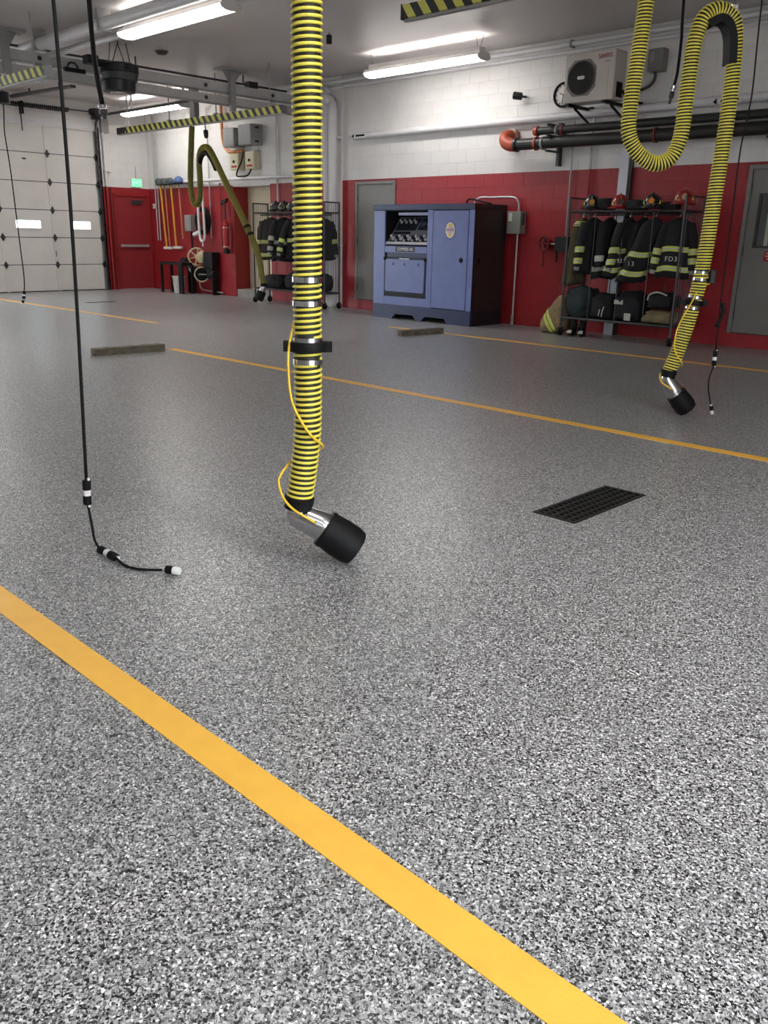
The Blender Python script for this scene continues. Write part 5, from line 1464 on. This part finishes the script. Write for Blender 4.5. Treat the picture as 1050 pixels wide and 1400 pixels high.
obj('peak', prism(NB(), [(-18.83, 11.93, 2.545), (-18.61, 11.93, 2.545), (-18.64, 11.80, 2.535), (-18.80, 11.80, 2.535)], (0, 0, .012)), M_BLUEPL, t)
def pole(x, z0, z1, m, label, head=None, r=.02, dx=0.0):
    t = thing('hanging_pole', label, 'broom', (x, 12.0, z0), 'long-handled tools on the hanger')
    obj('handle', cyl(NB(), (x, 12.02, z1), (x + dx, 12.04, z0), r, 10), m, t, smooth=SHARP)
    if head:
        obj('squeegee_head', B(x + dx - .06, x + dx + .26, 11.98, 12.06, z0 - .06, z0), M_WHITE, t, bevel=.01)
    else:
        obj('handle_tip', cyl(NB(), (x + dx, 12.04, z0 - .03), (x + dx, 12.04, z0), r * 1.15, 10), M_GREY, t)
pole(-19.60, 1.06, 2.52, M_POLE, 'leftmost yellow-handled squeegee hanging by the exit door', True, .024, .10)
pole(-19.40, 1.10, 2.52, M_POLEW, 'pale wooden pole between the two yellow-handled squeegees', None, .014, .05)
pole(-19.12, 1.08, 2.52, M_POLE, 'right yellow-handled squeegee hanging from the tool hanger', True, .024, .06)
pole(-18.78, 1.30, 2.50, M_POLEW, 'short pale pole hanging below the blue cap', None, .016, .03)

t = thing('grey_switch_box', 'grey switch box on the red wall left of the black ring', 'electrical box', (-18.45, 12.1, 1.44))
obj('box_body', B(-18.58, -18.32, 12.0, YB, 1.44, 1.81), M_GREY, t, bevel=.008)
obj('box_cover', B(-18.56, -18.36, 11.99, 12.0, 1.47, 1.78), M_GREY, t)
obj('box_cord', tube(NB(), smooth_path([(-18.40, 12.06, 1.44), (-18.38, 12.06, 1.2), (-18.34, 12.04, 1.0)], .05), .02, 8), M_BLACK, t, smooth=True)

t = thing('coiled_hose', 'black rubber hose coiled in an oval ring on the red wall', 'hose', (-17.86, 12.05, 1.4))
for k in range(3):
    obj('hose_coil', tube(NB(), [(-17.86 + (.27 - k * .028) * math.cos(a * PI / 14), 12.05 - k * .025, 1.68 + (.29 - k * .025) * math.sin(a * PI / 14)) for a in range(28)], .035, 8, closed=True), M_BLACK, t, smooth=True)
obj('coil_hook', B(-17.90, -17.82, 11.96, YB, 1.88, 1.92), M_DKGREY, t)

t = thing('white_hose_loop', 'white hose hanging in a narrow U before the black coil', 'hose', (-17.85, 11.95, 1.2))
obj('hose_run', tube(NB(), smooth_path([(-17.66, 11.93, 2.52), (-17.66, 11.93, 2.2), (-17.64, 11.93, 1.7), (-17.64, 11.93, 1.34), (-17.69, 11.93, 1.24), (-17.78, 11.93, 1.22), (-17.84, 11.93, 1.30), (-17.86, 11.93, 1.6), (-17.87, 11.93, 2.06)], .06), .03, 10), M_WHITE, t, smooth=True)
obj('hose_nozzle', cyl(NB(), (-17.85, 11.92, 1.42), (-18.02, 11.88, 1.36), .045, 10), M_WHITE, t)
obj('hose_tip', cyl(NB(), (-17.74, 11.93, 1.22), (-17.74, 11.93, 1.10), .02, 8), M_WHITE, t)

t = thing('pry_tool', 'long dark red tool hanging on the wall beside the alcove', 'tool', (-16.95, 12.05, 1.0))
obj('tool_bar', cyl(NB(), (-16.98, 12.05, 2.10), (-16.94, 12.05, 1.0), .03, 8), mat('dark_red_iron', (110, 24, 30), .45), t)
obj('tool_body', lathe(NB(), (-16.93, 12.03, 1.08), (0, 0, 1), [(.04, 0), (.07, .02), (.075, .52), (.05, .58), (.03, .62)], 14), M_REDPL, t, smooth=SHARP)
obj('tool_head', prism(NB(), [(-17.10, 12.02, 2.02), (-16.90, 12.02, 2.08), (-16.86, 12.02, 2.16), (-17.06, 12.02, 2.12)], (0, .06, 0)), M_BLKMET, t)
for z in (1.10, 1.52): obj('tool_band', cyl(NB(), (-16.93, 12.03, z), (-16.93, 12.03, z + .02), .079, 14), M_GALV, t)
obj('tool_foot', B(-16.99, -16.87, 11.98, 12.08, .96, 1.06), M_BLKMET, t)

# belt-driven air pump with cream flywheel
AXD = Vector((.86, -.51, 0)).normalized()
def spoked(c, r, rim, m, mesh_name, parent, spokes=6):
    u, v = Vector((-AXD.y, AXD.x, 0)), Vector((0, 0, 1))
    bm = NB(); tube(bm, [c + u * r * math.cos(a * PI / 16) + v * r * math.sin(a * PI / 16) for a in range(32)], rim, 8, closed=True)
    w = obj(mesh_name, bm, m, parent, smooth=True)
    for k in range(spokes):
        a = k * 2 * PI / spokes + .3
        obj('spoke', cyl(NB(), c, c + (u * math.cos(a) + v * math.sin(a)) * r, rim * .75, 8), m, w)
    obj('hub', lathe(NB(), c - AXD * .04, AXD, [(.05, 0), (.055, .08)], 16), m, w)
    return w
t = thing('air_pump', 'old belt-driven air pump with cream spoked flywheel by the red wall', 'pump', (-17.9, 11.95, 0))
fc = Vector((-18.02, 11.93, .86))
spoked(fc, .195, .022, M_CREAMW, 'flywheel', t)
obj('pump_body', lathe(NB(), fc - AXD * .10 + Vector((.22, .02, -.03)), (0, 0, 1), [(.10, -.1), (.13, -.06), (.13, .08), (.09, .13), (.05, .16)], 16), M_CREAMW, t, smooth=SHARP)
obj('pump_block', B(-17.72, -17.36, 11.90, 12.14, .62, .98), M_BLKMET, t, bevel=.02)
obj('pump_base', B(-18.5, -17.40, 11.92, 12.14, .56, .62), M_BLKMET, t)
for x in (-18.46, -17.44): obj('pump_leg', B(x - .025, x + .025, 11.95, 12.13, 0, .56), M_BLKMET, t)
mc = Vector((-17.80, 11.90, .46))
bm = NB(); u, v = Vector((-AXD.y, AXD.x, 0)), Vector((0, 0, 1))
tube(bm, [mc + u * .165 * math.cos(a * PI / 16) + v * .165 * math.sin(a * PI / 16) for a in range(32)], .018, 8, closed=True)
mw = obj('lower_wheel_rim', bm, M_CREAMW, t, smooth=True)
obj('lower_wheel_disc', lathe(NB(), mc - AXD * .03, AXD, [(.15, 0), (.15, .02), (.05, .025), (.04, .05)], 24), M_BLACK, mw, smooth=SHARP)
obj('crank', cyl(NB(), mc + AXD * .03 - u * .08, mc + AXD * .03 + u * .10, .016, 8), M_GALV, mw)
obj('motor', lathe(NB(), Vector((-17.58, 11.96, .46)), (1, 0, 0), [(.08, 0), (.10, .02), (.10, .26), (.06, .28)], 16), M_BLKMET, t, smooth=SHARP)
obj('valve_cluster', tube(NB(), smooth_path([(-18.30, 11.90, .64), (-18.36, 11.88, .70), (-18.28, 11.86, .62), (-18.20, 11.88, .50), (-18.14, 11.90, .40)], .04), .03, 8), M_GALV, t, smooth=True)
obj('drain_conduit', tube(NB(), smooth_path([(-18.14, 12.06, .6), (-18.14, 12.06, .22), (-18.08, 12.06, .12), (-17.9, 12.06, .08), (-17.2, 12.06, .06)], .05), .018, 8), M_GALV, t, smooth=True)
obj('tank', lathe(NB(), Vector((-18.50, 12.0, .72)), (-1, 0, 0), [(.04, 0), (.10, .03), (.11, .2), (.06, .24)], 14), M_BLKMET, t, smooth=SHARP)

t = thing('work_table', 'small black-legged table under the hanging tools', 'table', (-18.7, 11.7, 0))
obj('table_top', B(-19.02, -18.06, 11.52, 11.86, .66, .72), M_BLKMET, t)
for x in (-19.0, -18.10):
    for y in (11.55, 11.83): obj('leg', B(x - .025, x + .025, y - .025, y + .025, 0, .66), M_BLKMET, t)
obj('front_panel', B(-18.22, -18.06, 11.52, 11.56, .0, .66), M_BLKMET, t)
t = thing('bucket', 'pale grey plastic bucket on the floor under the small table', 'bucket', (-18.52, 11.72, 0))
obj('bucket_body', lathe(NB(), (-18.52, 11.72, 0), (0, 0, 1), [(.12, 0), (.125, .005), (.155, .38), (.165, .385), (.165, .40), (.15, .40), (.12, .02)], 22), mat('pale_bucket', (206, 202, 200), .5), t, smooth=SHARP)
obj('bucket_rim', tube(NB(), [(-18.52 + .163 * math.cos(a * PI / 12), 11.72 + .163 * math.sin(a * PI / 12), .385) for a in range(24)], .009, 6, closed=True), M_WHITE, t, smooth=True)
